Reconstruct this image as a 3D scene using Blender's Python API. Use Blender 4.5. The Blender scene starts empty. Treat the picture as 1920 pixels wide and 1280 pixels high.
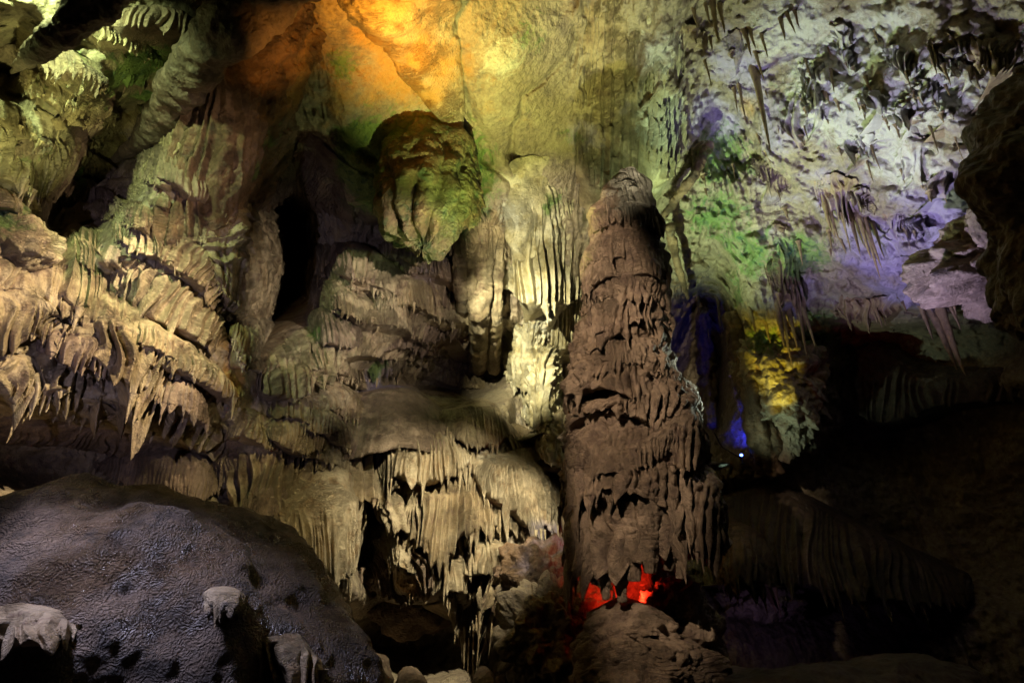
import bpy, math, random
import numpy as np
from mathutils import Vector, Matrix

# ------------------------------------------------------------------ camera
S = bpy.context.scene
COL = S.collection
CAM = np.array([0.0, 0.0, 1.7])
F = 1150.0                      # focal length in photo pixels (1920 wide)
PITCH = math.radians(25.0)
FWD = np.array([0.0, math.cos(PITCH), math.sin(PITCH)])
UPV = np.array([0.0, -math.sin(PITCH), math.cos(PITCH)])
RGT = np.array([1.0, 0.0, 0.0])
cd = bpy.data.cameras.new('camera')
cam = bpy.data.objects.new('camera', cd)
COL.objects.link(cam)
cam.location = CAM
cam.rotation_euler = (math.pi / 2 + PITCH, 0, 0)
cd.sensor_width = 36.0
cd.lens = 36.0 * F / 1920.0
cd.clip_start = 0.05
cd.clip_end = 200.0
S.camera = cam

# ------------------------------------------------------------------ world / exposure
W = bpy.data.worlds.new('World')
S.world = W
W.use_nodes = True
bg = W.node_tree.nodes['Background']
bg.inputs[0].default_value = (0.02, 0.02, 0.03, 1)
bg.inputs[1].default_value = 0.0
S.view_settings.view_transform = 'Standard'
S.view_settings.look = 'None'
S.view_settings.exposure = 0.0
S.view_settings.gamma = 1.0
S.render.engine = 'CYCLES'
S.cycles.max_bounces = 3
S.cycles.diffuse_bounces = 1
S.cycles.glossy_bounces = 2
S.cycles.use_denoising = True
S.cycles.sample_clamp_indirect = 3.0
S.cycles.caustics_reflective = False
S.cycles.caustics_refractive = False


def dirs(px, py):
    """unit view directions of photo positions (arrays)"""
    px = np.asarray(px, float)
    py = np.asarray(py, float)
    a = (px - 960.0) / F
    b = (640.0 - py) / F
    d = a[..., None] * RGT + b[..., None] * UPV + FWD
    return d / np.linalg.norm(d, axis=-1, keepdims=True)


def at(px, py, dist):
    return CAM + dirs(px, py) * np.asarray(dist, float)[..., None]


# ------------------------------------------------------------------ lamps of the show cave
def lamp(name, pos, target, color, watts, cone=60.0, blend=0.6, size=0.06):
    L = bpy.data.lights.new(name, 'SPOT' if target is not None else 'POINT')
    L.energy = watts
    L.color = color
    L.shadow_soft_size = size
    o = bpy.data.objects.new(name, L)
    COL.objects.link(o)
    o.location = pos
    if target is not None:
        L.spot_size = math.radians(cone)
        L.spot_blend = blend
        d = Vector(target) - Vector(pos)
        o.rotation_euler = d.to_track_quat('-Z', 'Y').to_euler()
    return o


#LIGHTS
def light_cave():
    warm = (1.0, 0.80, 0.50)
    F_ = 'flood_lamp'
    lamp(F_, (-0.7, 3.9, 7.2), at(245, 560, 8.0), warm, 3000, 42, 0.8, 0.04)                       # left wall, from high up
    lamp(F_, (-3.2, 1.0, 2.2), at(240, 600, 8.0), (0.74, 0.66, 1.0), 420, 46, 1.0, 0.05)           # left wall, lilac from below
    lamp(F_, (1.0, 4.4, 5.2), at(690, 575, 10.5), (1.0, 0.86, 0.68), 1700, 42, 1.0, 0.04)           # middle wall
    lamp(F_, (-3.5, 3.1, 4.6), at(215, 1420, 4.7), (0.72, 0.70, 1.0), 620, 56, 1.0, 0.22)          # wet boulder, from the left
    lamp(F_, (0.0, 4.0, 5.0), at(410, 320, 8.6), (1.0, 0.74, 0.48), 420, 28, 1.0, 0.04)              # added to lift the hanging buttress out of the dark
    lamp(F_, (-0.4, 4.4, 5.4), at(500, 900, 9.0), (1.0, 0.84, 0.42), 700, 32, 1.0, 0.04)             # ochre flows over the boulder
    lamp(F_, (0.4, 5.6, 6.4), at(850, 920, 9.6), (1.0, 0.90, 0.62), 2600, 46, 1.0, 0.04)           # shelf and bright spur
    lamp(F_, (0.2, 4.8, 5.2), at(985, 925, 9.8), (1.0, 0.93, 0.66), 1500, 18, 1.0, 0.04)           # bright spur
    lamp(F_, (-0.9, 5.6, 6.3), at(985, 600, 11), (1.0, 0.95, 0.62), 5200, 36, 1.0, 0.04)           # yellow curtain, from high up
    lamp(F_, (-0.9, 5.8, 4.0), at(990, 450, 11), (1.0, 0.95, 0.60), 2300, 28, 0.9, 0.04)           # yellow curtain, from below
    lamp(F_, at(850, 560, 8.6), at(815, 420, 9.2), (0.8, 1.0, 0.4), 60, 90, 1.0, 0.03)               # unseen lamp added to brighten the green drips
    lamp(F_, at(730, 130, 8.0), at(770, 30, 9.3), (1.0, 0.40, 0.03), 280, 105, 0.9, 0.04)          # orange ceiling
    lamp(F_, at(640, 230, 7.2), at(530, 60, 8.5), (1.0, 0.42, 0.07), 110, 60, 1.0, 0.04)           # orange on the buttress
    lamp(F_, (1.2, 5.0, 3.6), at(1150, 90, 9.6), (0.84, 0.92, 0.72), 1000, 30, 1.0, 0.04)           # fluted rock over the column
    lamp(F_, (0.1, 6.2, 3.6), at(935, 170, 10), (0.95, 1.0, 0.30), 2100, 52, 1.0, 0.05)            # yellow ceiling
    lamp(F_, (1.7, 9.4, 4.4), at(1550, 130, 10.6), (0.78, 1.0, 0.48), 950, 72, 0.9, 0.04)         # white green ceiling
    lamp(F_, (2.6, 8.0, 3.0), at(1720, 150, 10.2), (0.50, 0.95, 0.85), 450, 44, 0.9, 0.04)          # teal ceiling
    lamp(F_, (3.2, 7.4, 3.2), at(1640, 360, 11), (0.62, 0.56, 1.0), 1000, 74, 0.9, 0.04)            # lilac rim
    lamp(F_, at(1480, 960, 10.6), at(1452, 690, 12.5), (1.0, 0.84, 0.06), 600, 20, 1.0, 0.04)      # yellow bulge
    lamp(F_, at(1210, 720, 10.4), at(1330, 380, 12.5), (0.72, 1.0, 0.52), 760, 80, 0.9, 0.04)      # green ceiling
    lamp(F_, at(90, -150, 7.3), at(140, 200, 8.3), (0.74, 1.0, 0.44), 560, 110, 1.0, 0.04)          # green ledges, from above
    lamp(F_, at(20, 470, 6.4), at(60, 260, 8.0), (0.95, 1.0, 0.36), 300, 50, 1.0, 0.04)            # yellow fan
    o = lamp(F_, (-0.9, 2.7, 5.6), at(1185, 740, 8.2), (1.0, 0.78, 0.54), 1000, 68, 0.5, 0.04)      # column, from the left
    o.scale = (.26, 1, 1)
    lamp(F_, (4.0, 8.2, 4.6), at(1220, 720, 8.2), (0.86, 1.0, 0.80), 220, 44, 0.8, 0.04)           # column, rim from the right
    lamp('red_lamp', at(1195, 1122, 8.5), at(1210, 1060, 9.6), (1.0, 0.03, 0.01), 45, 150, 0.6, 0.03)
    LP = hit(1390, 853, .35)
    lamp('blue_lamp', LP + 0.05 * (CAM - LP) / np.linalg.norm(CAM - LP) + np.array([0, 0, .03]), at(1335, 690, 14.2), (0.03, 0.04, 1.0), 40, 100, 0.9, 0.015)
    lamp(F_, at(1300, 985, 11.0), at(1520, 740, 12.5), (0.70, 1.0, 0.72), 150, 44, 1.0, 0.04)            # added to brighten the pale rock beside the yellow bulge
    lamp('violet_lamp', at(1400, 1180, 10.5), at(1420, 1120, 12), (0.6, 0.4, 1.0), 3, 100, 0.8, 0.04)
#ENDLIGHTS


# ------------------------------------------------------------------ noise
_rng = np.random.RandomState(7)
_G = _rng.normal(size=(256, 3))
_G /= np.linalg.norm(_G, axis=1, keepdims=True)
_PT = _rng.rand(4096, 3)


def _hash(x, y, z):
    h = (x * 73856093) ^ (y * 19349663) ^ (z * 83492791)
    h = (h ^ (h >> 13)) * 1274126177
    return h ^ (h >> 16)


def pn(p):
    p = np.asarray(p, float)
    i = np.floor(p).astype(np.int64)
    f = p - i
    w = f * f * f * (f * (f * 6 - 15) + 10)
    r = 0
    for dx in (0, 1):
        wx = w[..., 0] if dx else 1 - w[..., 0]
        for dy in (0, 1):
            wy = w[..., 1] if dy else 1 - w[..., 1]
            for dz in (0, 1):
                wz = w[..., 2] if dz else 1 - w[..., 2]
                g = _G[_hash(i[..., 0] + dx, i[..., 1] + dy, i[..., 2] + dz) & 255]
                dt = g[..., 0] * (f[..., 0] - dx) + g[..., 1] * (f[..., 1] - dy) + g[..., 2] * (f[..., 2] - dz)
                r = r + wx * wy * wz * dt
    return r * 1.5


def fbm(p, o=4, lac=2.03, g=0.5):
    r, a = 0, 1.0
    p = np.asarray(p, float)
    for k in range(o):
        r = r + a * pn(p + 17.3 * k)
        p = p * lac
        a *= g
    return r


def ridged(p, o=3):
    r, a = 0, 1.0
    p = np.asarray(p, float)
    for k in range(o):
        r = r + a * (1 - np.abs(pn(p + 9.1 * k)) * 2)
        p = p * 2.1
        a *= 0.5
    return r / 1.75


def worley(p):
    p = np.asarray(p, float)
    i = np.floor(p).astype(np.int64)
    best = np.full(p.shape[:-1], 9.0)
    for dx in (-1, 0, 1):
        for dy in (-1, 0, 1):
            for dz in (-1, 0, 1):
                c = i + np.array([dx, dy, dz])
                q = c + _PT[_hash(c[..., 0], c[..., 1], c[..., 2]) & 4095]
                best = np.minimum(best, ((q - p) ** 2).sum(-1))
    return np.sqrt(best)


def sstep(a, b, x):
    t = np.clip((np.asarray(x, float) - a) / (b - a), 0, 1)
    return t * t * (3 - 2 * t)


# ------------------------------------------------------------------ shape of the cave: distance from the eye
TX = np.array([-300, 0, 320, 640, 960, 1280, 1600, 1920, 2220], float)
TY = np.array([-250, 0, 213, 427, 640, 853, 1067, 1280, 1500], float)
TD = np.array([
    [7.2, 7.4, 7.8, 8.4, 9.0, 9.4, 9.2, 8.6, 8.0],
    [7.6, 8.0, 8.6, 9.2, 10.2, 10.6, 10.4, 9.6, 9.0],
    [8.0, 8.5, 9.4, 10.2, 11.2, 12.0, 11.4, 10.2, 9.6],
    [8.2, 8.6, 9.2, 11.2, 12.2, 13.4, 12.4, 11.4, 10.6],
    [8.2, 8.6, 9.0, 11.0, 12.4, 14.4, 13.6, 12.4, 11.6],
    [8.2, 8.6, 9.0, 10.6, 11.6, 14.0, 14.0, 13.4, 12.6],
    [8.0, 8.4, 9.0, 10.2, 11.0, 12.6, 13.4, 13.6, 13.0],
    [7.8, 8.2, 8.8, 10.0, 10.6, 11.6, 12.6, 13.2, 13.0],
    [7.6, 8.0, 8.6, 9.8, 10.4, 11.2, 12.2, 12.8, 12.8]])
# pockets and swells: photo position, radii, angle, extra metres
POCKETS = [
    (545, 470, 52, 130, 6, 6.5), (190, 310, 55, 150, 35, 3.0), (845, 700, 125, 52, -12, 4.5),
    (690, 1010, 28, 90, -10, 2.0), (760, 1200, 120, 50, 0, 3.0), (1310, 700, 45, 150, 8, 2.2),
    (20, 130, 40, 60, 0, 1.5), (985, 790, 24, 60, 5, 1.5), (1060, 680, 22, 80, 10, 2.0), (700, 440, 100, 36, 0, 1.2),
    (300, 570, 170, 26, 15, 0.8), (130, 875, 340, 62, 6, 1.7), (200, 810, 260, 30, 8, .4), (1385, 830, 60, 60, 0, -0.8),
    (1455, 730, 75, 130, 0, -1.3), (950, 190, 130, 180, 0, -0.6), (1380, 500, 110, 120, 0, -0.9),
    (1560, 230, 120, 90, -30, -0.8), (1760, 190, 110, 120, 20, -0.6), (1690, 470, 130, 110, 20, -0.8),
    (1780, 640, 200, 60, -10, 1.2), (1680, 900, 260, 160, 0, 1.0), (1050, 1120, 90, 120, 0, -0.8),
    (1030, 1030, 60, 26, 0, 0.4), (1340, 250, 60, 60, 0, 0.6), (1280, 330, 50, 90, 0, -0.6), (1235, 130, 45, 150, 0, -0.8),
]


def _cr(t):
    return np.stack([-0.5 * t + t * t - 0.5 * t ** 3, 1 - 2.5 * t * t + 1.5 * t ** 3,
                     0.5 * t + 2 * t * t - 1.5 * t ** 3, -0.5 * t * t + 0.5 * t ** 3], 0)


def _axis(T, x):
    x = np.clip(x, T[0], T[-1] - 1e-6)
    i = np.clip(np.searchsorted(T, x, side='right') - 1, 0, len(T) - 2)
    return i, (x - T[i]) / (T[i + 1] - T[i])


def table(px, py):
    ix, fx = _axis(TX, px)
    iy, fy = _axis(TY, py)
    wx, wy = _cr(fx), _cr(fy)
    r = 0
    for a in range(4):
        jy = np.clip(iy + a - 1, 0, len(TY) - 1)
        for b in range(4):
            jx = np.clip(ix + b - 1, 0, len(TX) - 1)
            r = r + wy[a] * wx[b] * TD[jy, jx]
    return r


def depth(px, py):
    """smooth cave wall: distance along the line of sight, broad forms only"""
    px = np.asarray(px, float)
    py = np.asarray(py, float)
    d = table(px, py)
    for (x, y, rx, ry, an, m) in POCKETS:
        c, s = math.cos(math.radians(an)), math.sin(math.radians(an))
        X, Y = px - x, py - y
        u, v = (X * c + Y * s) / rx, (-X * s + Y * c) / ry
        d = d + m * np.exp(-0.5 * (u * u + v * v) ** 1.4)
    p = CAM + dirs(px, py) * d[..., None]
    d = d - 0.32 * fbm(p * 0.55 + 3.0, 2)
    return d


def hit(px, py, prot=0.0):
    px = np.asarray(px, float)
    py = np.asarray(py, float)
    return at(px, py, depth(px, py) - np.asarray(prot, float))


def project(p):
    q = np.asarray(p) - CAM
    w = np.maximum(q @ FWD, 1e-3)
    return 960 + F * (q @ RGT) / w, 640 - F * (q @ UPV) / w


light_cave()

# ------------------------------------------------------------------ stains that grow or run on the rock: (x, y, reach m, strength)
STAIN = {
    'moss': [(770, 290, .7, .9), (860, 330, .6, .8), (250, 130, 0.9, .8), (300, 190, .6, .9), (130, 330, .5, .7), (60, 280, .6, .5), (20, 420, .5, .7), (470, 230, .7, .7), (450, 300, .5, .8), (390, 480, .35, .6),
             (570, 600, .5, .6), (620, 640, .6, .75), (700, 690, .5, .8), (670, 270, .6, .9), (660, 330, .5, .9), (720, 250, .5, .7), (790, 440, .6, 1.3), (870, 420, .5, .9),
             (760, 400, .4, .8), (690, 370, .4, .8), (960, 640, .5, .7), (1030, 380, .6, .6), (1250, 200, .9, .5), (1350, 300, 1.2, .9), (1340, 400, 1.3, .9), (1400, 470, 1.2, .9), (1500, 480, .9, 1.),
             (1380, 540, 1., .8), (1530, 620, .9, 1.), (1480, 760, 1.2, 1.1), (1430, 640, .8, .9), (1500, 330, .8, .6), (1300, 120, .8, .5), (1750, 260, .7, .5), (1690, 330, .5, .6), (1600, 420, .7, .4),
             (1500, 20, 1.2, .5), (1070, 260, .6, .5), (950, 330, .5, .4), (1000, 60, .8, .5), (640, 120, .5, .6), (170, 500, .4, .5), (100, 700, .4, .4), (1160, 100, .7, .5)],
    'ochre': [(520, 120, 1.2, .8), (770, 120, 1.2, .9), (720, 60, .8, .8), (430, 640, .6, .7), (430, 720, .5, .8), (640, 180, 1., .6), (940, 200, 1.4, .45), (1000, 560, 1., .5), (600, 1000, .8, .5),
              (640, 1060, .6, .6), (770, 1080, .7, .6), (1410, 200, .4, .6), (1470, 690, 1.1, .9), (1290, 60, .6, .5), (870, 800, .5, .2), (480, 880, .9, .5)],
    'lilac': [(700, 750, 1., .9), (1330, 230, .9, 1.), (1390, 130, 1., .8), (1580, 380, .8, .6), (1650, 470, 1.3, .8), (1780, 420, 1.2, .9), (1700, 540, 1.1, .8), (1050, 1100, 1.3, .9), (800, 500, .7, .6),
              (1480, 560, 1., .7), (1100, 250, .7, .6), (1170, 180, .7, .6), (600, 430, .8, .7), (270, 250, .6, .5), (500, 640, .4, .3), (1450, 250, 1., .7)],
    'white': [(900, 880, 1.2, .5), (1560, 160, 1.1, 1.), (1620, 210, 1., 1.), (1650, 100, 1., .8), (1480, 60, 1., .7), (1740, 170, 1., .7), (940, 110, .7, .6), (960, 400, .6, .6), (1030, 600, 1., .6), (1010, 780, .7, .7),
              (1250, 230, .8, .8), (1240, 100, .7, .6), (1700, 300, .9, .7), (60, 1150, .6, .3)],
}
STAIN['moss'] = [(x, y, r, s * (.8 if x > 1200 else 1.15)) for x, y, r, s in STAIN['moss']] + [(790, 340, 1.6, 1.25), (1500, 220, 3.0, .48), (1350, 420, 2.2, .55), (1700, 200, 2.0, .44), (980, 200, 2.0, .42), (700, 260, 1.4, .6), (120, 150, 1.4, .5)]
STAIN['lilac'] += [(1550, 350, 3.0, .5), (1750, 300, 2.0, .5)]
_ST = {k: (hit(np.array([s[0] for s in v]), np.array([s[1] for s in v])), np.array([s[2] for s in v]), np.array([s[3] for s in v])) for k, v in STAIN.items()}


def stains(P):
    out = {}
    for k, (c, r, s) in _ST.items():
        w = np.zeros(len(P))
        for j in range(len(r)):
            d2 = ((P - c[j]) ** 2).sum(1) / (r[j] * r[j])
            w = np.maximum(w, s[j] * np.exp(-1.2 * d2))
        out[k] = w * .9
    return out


# ------------------------------------------------------------------ materials
def rock(name, cols, rough=0.5, wrinkle=0.5, wu=5.0, wv=26.0, grain=0.48, gscale=34.0, pits=0.0, pscale=12.0, stain=1.0, tone=1.0, spec=0.4):
    m = bpy.data.materials.new(name)
    m.use_nodes = True
    nt = m.node_tree
    N, L = nt.nodes, nt.links
    b = N['Principled BSDF']
    geo = N.new('ShaderNodeNewGeometry')

    def noise(scale, det=5.0, rg=0.6, vec=None, dist=0.0):
        n = N.new('ShaderNodeTexNoise')
        n.inputs['Scale'].default_value = scale
        n.inputs['Detail'].default_value = det
        n.inputs['Roughness'].default_value = rg
        n.inputs['Distortion'].default_value = dist
        L.new(vec if vec is not None else geo.outputs['Position'], n.inputs['Vector'])
        return n.outputs['Fac']

    def math_(op, a, c, clamp=False):
        n = N.new('ShaderNodeMath')
        n.operation = op
        n.use_clamp = clamp
        for k, x in enumerate((a, c)):
            if isinstance(x, (int, float)):
                n.inputs[k].default_value = x
            else:
                L.new(x, n.inputs[k])
        return n.outputs[0]

    def mix(fac, a, c, typ='MIX'):
        n = N.new('ShaderNodeMix')
        n.data_type = 'RGBA'
        n.blend_type = typ
        for sock, x in ((n.inputs['Factor'], fac), (n.inputs['A'], a), (n.inputs['B'], c)):
            if isinstance(x, (int, float)):
                sock.default_value = x
            elif isinstance(x, tuple):
                sock.default_value = (x[0] * tone, x[1] * tone, x[2] * tone, 1)
            else:
                L.new(x, sock)
        return n.outputs['Result']

    def ramp(fac, lo, hi):
        n = N.new('ShaderNodeMapRange')
        n.inputs['From Min'].default_value = lo
        n.inputs['From Max'].default_value = hi
        n.interpolation_type = 'SMOOTHSTEP'
        L.new(fac, n.inputs['Value'])
        return n.outputs['Result']

    def attr(a):
        n = N.new('ShaderNodeAttribute')
        n.attribute_name = a
        return n.outputs['Fac']

    c = mix(ramp(noise(1.3, 6), .38, .62), cols[0], cols[1])
    c = mix(ramp(noise(4.2, 7, .65), .48, .66), c, cols[2])
    fine = noise(16, 6, .7)
    c = mix(0.55, c, mix(ramp(fine, .3, .7), (.42, .40, .40), (1.0, .98, .95)), 'MULTIPLY')
    if stain:
        patch = noise(4.2, 8, .78, dist=.8)
        patch2 = noise(2.3, 6, .6)

        def cover(a, n, lo=.95, hi=1.15):
            return ramp(math_('ADD', attr(a), n), lo, hi)
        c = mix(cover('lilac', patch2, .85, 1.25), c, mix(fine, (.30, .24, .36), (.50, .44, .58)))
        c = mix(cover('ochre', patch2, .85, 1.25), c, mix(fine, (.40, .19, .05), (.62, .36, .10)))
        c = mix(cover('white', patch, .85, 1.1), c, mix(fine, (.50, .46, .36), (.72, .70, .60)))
        g = mix(noise(3.1, 4), (.07, .17, .05), (.26, .36, .09))
        g = mix(ramp(noise(9, 5), .5, .68), g, (.03, .12, .05))
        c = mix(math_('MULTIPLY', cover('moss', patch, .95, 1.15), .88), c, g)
    L.new(c, b.inputs['Base Color'])
    rr = N.new('ShaderNodeMapRange')
    wet = name.startswith('wet')
    rr.inputs['From Min'].default_value = .36 if wet else 0
    rr.inputs['From Max'].default_value = .62 if wet else 1
    rr.inputs['To Min'].default_value = max(rough - .2, .12)
    rr.inputs['To Max'].default_value = min(rough + (.5 if wet else .2), 1)
    L.new(noise(1.7 if wet else 7, 6 if wet else 4), rr.inputs['Value'])
    L.new(rr.outputs[0], b.inputs['Roughness'])
    b.inputs['Specular IOR Level'].default_value = spec
    # relief
    h = math_('MULTIPLY', noise(gscale, 6, .62), grain)
    if pits:
        v = N.new('ShaderNodeTexVoronoi')
        v.inputs['Scale'].default_value = pscale
        dv = N.new('ShaderNodeVectorMath')
        dv.operation = 'ADD'
        nz = N.new('ShaderNodeTexNoise')
        nz.inputs['Scale'].default_value = 9
        L.new(geo.outputs['Position'], nz.inputs['Vector'])
        sc = N.new('ShaderNodeVectorMath')
        sc.operation = 'SCALE'
        sc.inputs['Scale'].default_value = .12
        L.new(nz.outputs['Color'], sc.inputs[0])
        L.new(geo.outputs['Position'], dv.inputs[0])
        L.new(sc.outputs[0], dv.inputs[1])
        L.new(dv.outputs[0], v.inputs['Vector'])
        h = math_('ADD', h, math_('MULTIPLY', v.outputs['Distance'], pits))
    if wrinkle:
        uv = N.new('ShaderNodeUVMap')
        mp = N.new('ShaderNodeMapping')
        mp.inputs['Scale'].default_value = (wu, wv, 1)
        L.new(uv.outputs[0], mp.inputs['Vector'])
        wn = noise(1.0, 4, .65, mp.outputs[0], 2.0)
        rd = math_('ABSOLUTE', math_('SUBTRACT', wn, .5), 0)
        rd = ramp(rd, 0.0, .10)
        gate = ramp(noise(1.9, 4), .42, .62)
        h = math_('ADD', h, math_('MULTIPLY', math_('MULTIPLY', rd, gate), wrinkle))
    bp = N.new('ShaderNodeBump')
    bp.inputs['Strength'].default_value = 1.0
    bp.inputs['Distance'].default_value = 0.06
    L.new(h, bp.inputs['Height'])
    L.new(bp.outputs[0], b.inputs['Normal'])
    return m


M = {
    'mossy': rock('mossy_pendant_rock', [(.15, .16, .06), (.27, .19, .10), (.07, .11, .045)], wrinkle=.2, grain=.7, gscale=26, pits=.4, pscale=16),
    'tan': rock('tan_flowstone', [(.43, .325, .19), (.53, .43, .28), (.27, .19, .125)]),
    'buff': rock('buff_flowstone', [(.52, .42, .27), (.60, .50, .34), (.40, .29, .17)], rough=.5),
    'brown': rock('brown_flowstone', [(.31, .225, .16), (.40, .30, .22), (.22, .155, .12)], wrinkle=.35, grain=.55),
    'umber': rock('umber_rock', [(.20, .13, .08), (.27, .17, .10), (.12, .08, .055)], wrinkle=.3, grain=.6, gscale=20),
    'wall': rock('cave_wall_limestone', [(.34, .27, .19), (.46, .38, .26), (.24, .19, .15)], wrinkle=0, grain=.55, gscale=22, pits=.5, pscale=9),
    'glossy': rock('wet_boulder_calcite', [(.13, .09, .06), (.26, .18, .115), (.06, .042, .03)], rough=.32, wrinkle=0, grain=.55, gscale=80, pits=.55, pscale=55, stain=0, spec=.9),
    'cream': rock('cream_curtain_calcite', [(.58, .50, .30), (.68, .62, .44), (.44, .36, .18)], rough=.45, wrinkle=.25, grain=.4),
    'drip': rock('dripstone', [(.36, .25, .14), (.46, .34, .20), (.25, .17, .11)], wrinkle=0, grain=.35, gscale=24),
    'dark': rock('dark_floor_and_shaded_rock', [(.13, .10, .075), (.18, .13, .10), (.08, .06, .05)], wrinkle=0, grain=.7, gscale=14, stain=0),  # floor rock; on ribs, right shoulder and ledges the dark colour stands for shade
}


# ------------------------------------------------------------------ mesh helpers
def tag(o, label, cat, group=None):
    o['label'] = label
    o['category'] = cat
    if group:
        o['group'] = group
    return o


def link(name, verts, faces, mat, origin=None, uv=None, parent=None, quads=True, stain=True):
    """numpy verts (N,3) and faces (M,4|3) in world space -> one mesh object with its origin at 'origin'"""
    verts = np.ascontiguousarray(verts, dtype=np.float64)
    o0 = np.zeros(3) if origin is None else np.asarray(origin, float)
    me = bpy.data.meshes.new(name)
    k = faces.shape[1]
    me.vertices.add(len(verts))
    me.vertices.foreach_set('co', (verts - o0).astype(np.float32).ravel())
    me.loops.add(faces.size)
    me.loops.foreach_set('vertex_index', faces.astype(np.int32).ravel())
    me.polygons.add(len(faces))
    me.polygons.foreach_set('loop_start', np.arange(0, faces.size, k, dtype=np.int32))
    me.polygons.foreach_set('loop_total', np.full(len(faces), k, dtype=np.int32))
    me.update(calc_edges=True)
    me.polygons.foreach_set('use_smooth', np.ones(len(faces), dtype=bool))
    if uv is not None:
        l = me.uv_layers.new(name='UVMap')
        l.data.foreach_set('uv', uv[faces.ravel()].astype(np.float32).ravel())
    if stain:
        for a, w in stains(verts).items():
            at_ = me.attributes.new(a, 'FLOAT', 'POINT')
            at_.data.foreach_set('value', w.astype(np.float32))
    me.materials.append(M[mat] if isinstance(mat, str) else mat)
    o = bpy.data.objects.new(name, me)
    COL.objects.link(o)
    if parent is not None:
        o.parent = parent
        o.location = o0 - np.array(parent.location)
    else:
        o.location = o0
    return o


def empty(name, loc, label, cat, group=None):
    o = bpy.data.objects.new(name, None)
    o.empty_display_size = .2
    COL.objects.link(o)
    o.location = loc
    return tag(o, label, cat, group)


def grid_faces(nr, nc, wrap=False):
    r = np.arange(nr - 1)[:, None]
    c = np.arange(nc if wrap else nc - 1)[None, :]
    c2 = (c + 1) % nc
    a = r * nc + c
    return np.stack([a, r * nc + c2, (r + 1) * nc + c2, (r + 1) * nc + c], -1).reshape(-1, 4)


def spline(pts, n, closed=False):
    """Catmull-Rom through 3D points, n samples evenly by length"""
    p = np.asarray(pts, float)
    if closed:
        q = np.vstack([p[-1:], p, p[:2]])
    else:
        q = np.vstack([2 * p[:1] - p[1:2], p, 2 * p[-1:] - p[-2:-1]])
    out = []
    for i in range(len(q) - 3):
        t = np.linspace(0, 1, 24, endpoint=False)
        w = _cr(t)
        out.append(w[0][:, None] * q[i] + w[1][:, None] * q[i + 1] + w[2][:, None] * q[i + 2] + w[3][:, None] * q[i + 3])
    if not closed:
        out.append(p[-1:])
    c = np.vstack(out)
    if closed:
        c = np.vstack([c, c[:1]])
    s = np.concatenate([[0], np.cumsum(np.linalg.norm(np.diff(c, axis=0), axis=1))])
    t = np.linspace(0, s[-1], n, endpoint=not closed)
    return np.stack([np.interp(t, s, c[:, k]) for k in range(3)], 1), s[-1]


Z = np.array([0, 0, 1.0])
ICICLE = []


def icicle_mesh(seed):
    rs = np.random.RandomState(seed)
    nr, nc = 22, 10
    t = np.linspace(0, 1, nr)
    a = np.linspace(0, 2 * np.pi, nc, endpoint=False)
    bl = rs.uniform(.12, .45)
    r = (.72 - bl) * (1 - t) ** .8 + bl * np.sqrt(np.clip(1 - t ** 6, 0, 1)) * (1 - .45 * t) + .3 * np.exp(-t * 7) + .05 * np.sin(t * rs.uniform(20, 40)) * (1 - t)
    r[-1] = .02
    r[0] = 1.25
    lob = 1 + .16 * np.sin(2 * a + rs.rand() * 6) + .10 * np.sin(3 * a + rs.rand() * 6)
    bx, by = rs.uniform(-.5, .5), rs.uniform(-.5, .5)
    V = np.stack([(r[:, None] * np.cos(a) * lob) + (bx * t * t + .12 * np.sin(t * 7 + seed))[:, None],
                  (r[:, None] * np.sin(a) * lob) + (by * t * t)[:, None],
                  np.repeat(-t[:, None], nc, 1)], -1)
    me = bpy.data.meshes.new('stalactite')
    v = V.reshape(-1, 3)
    f = grid_faces(nr, nc, True)
    me.from_pydata(v.tolist(), [], f.tolist())
    me.polygons.foreach_set('use_smooth', np.ones(len(f), dtype=bool))
    return me


def icicle(pos, length, rad, mat, parent=None, rs=random, name='stalactite'):
    key = (mat, rs.randrange(6))
    me = ICICLE_CACHE.get(key)
    if me is None:
        me = icicle_mesh(key[1] * 13 + 5)
        me.materials.append(M[mat])
        ICICLE_CACHE[key] = me
    o = bpy.data.objects.new(name, me)
    COL.objects.link(o)
    if parent is not None:
        o.parent = parent
        o.location = np.asarray(pos) - np.array(parent.location)
    else:
        o.location = pos
    o.scale = (rad, rad, length)
    o.rotation_euler = (rs.uniform(-.05, .05), rs.uniform(-.05, .05), rs.uniform(0, 6.28))
    return o


ICICLE_CACHE = {}


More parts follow.
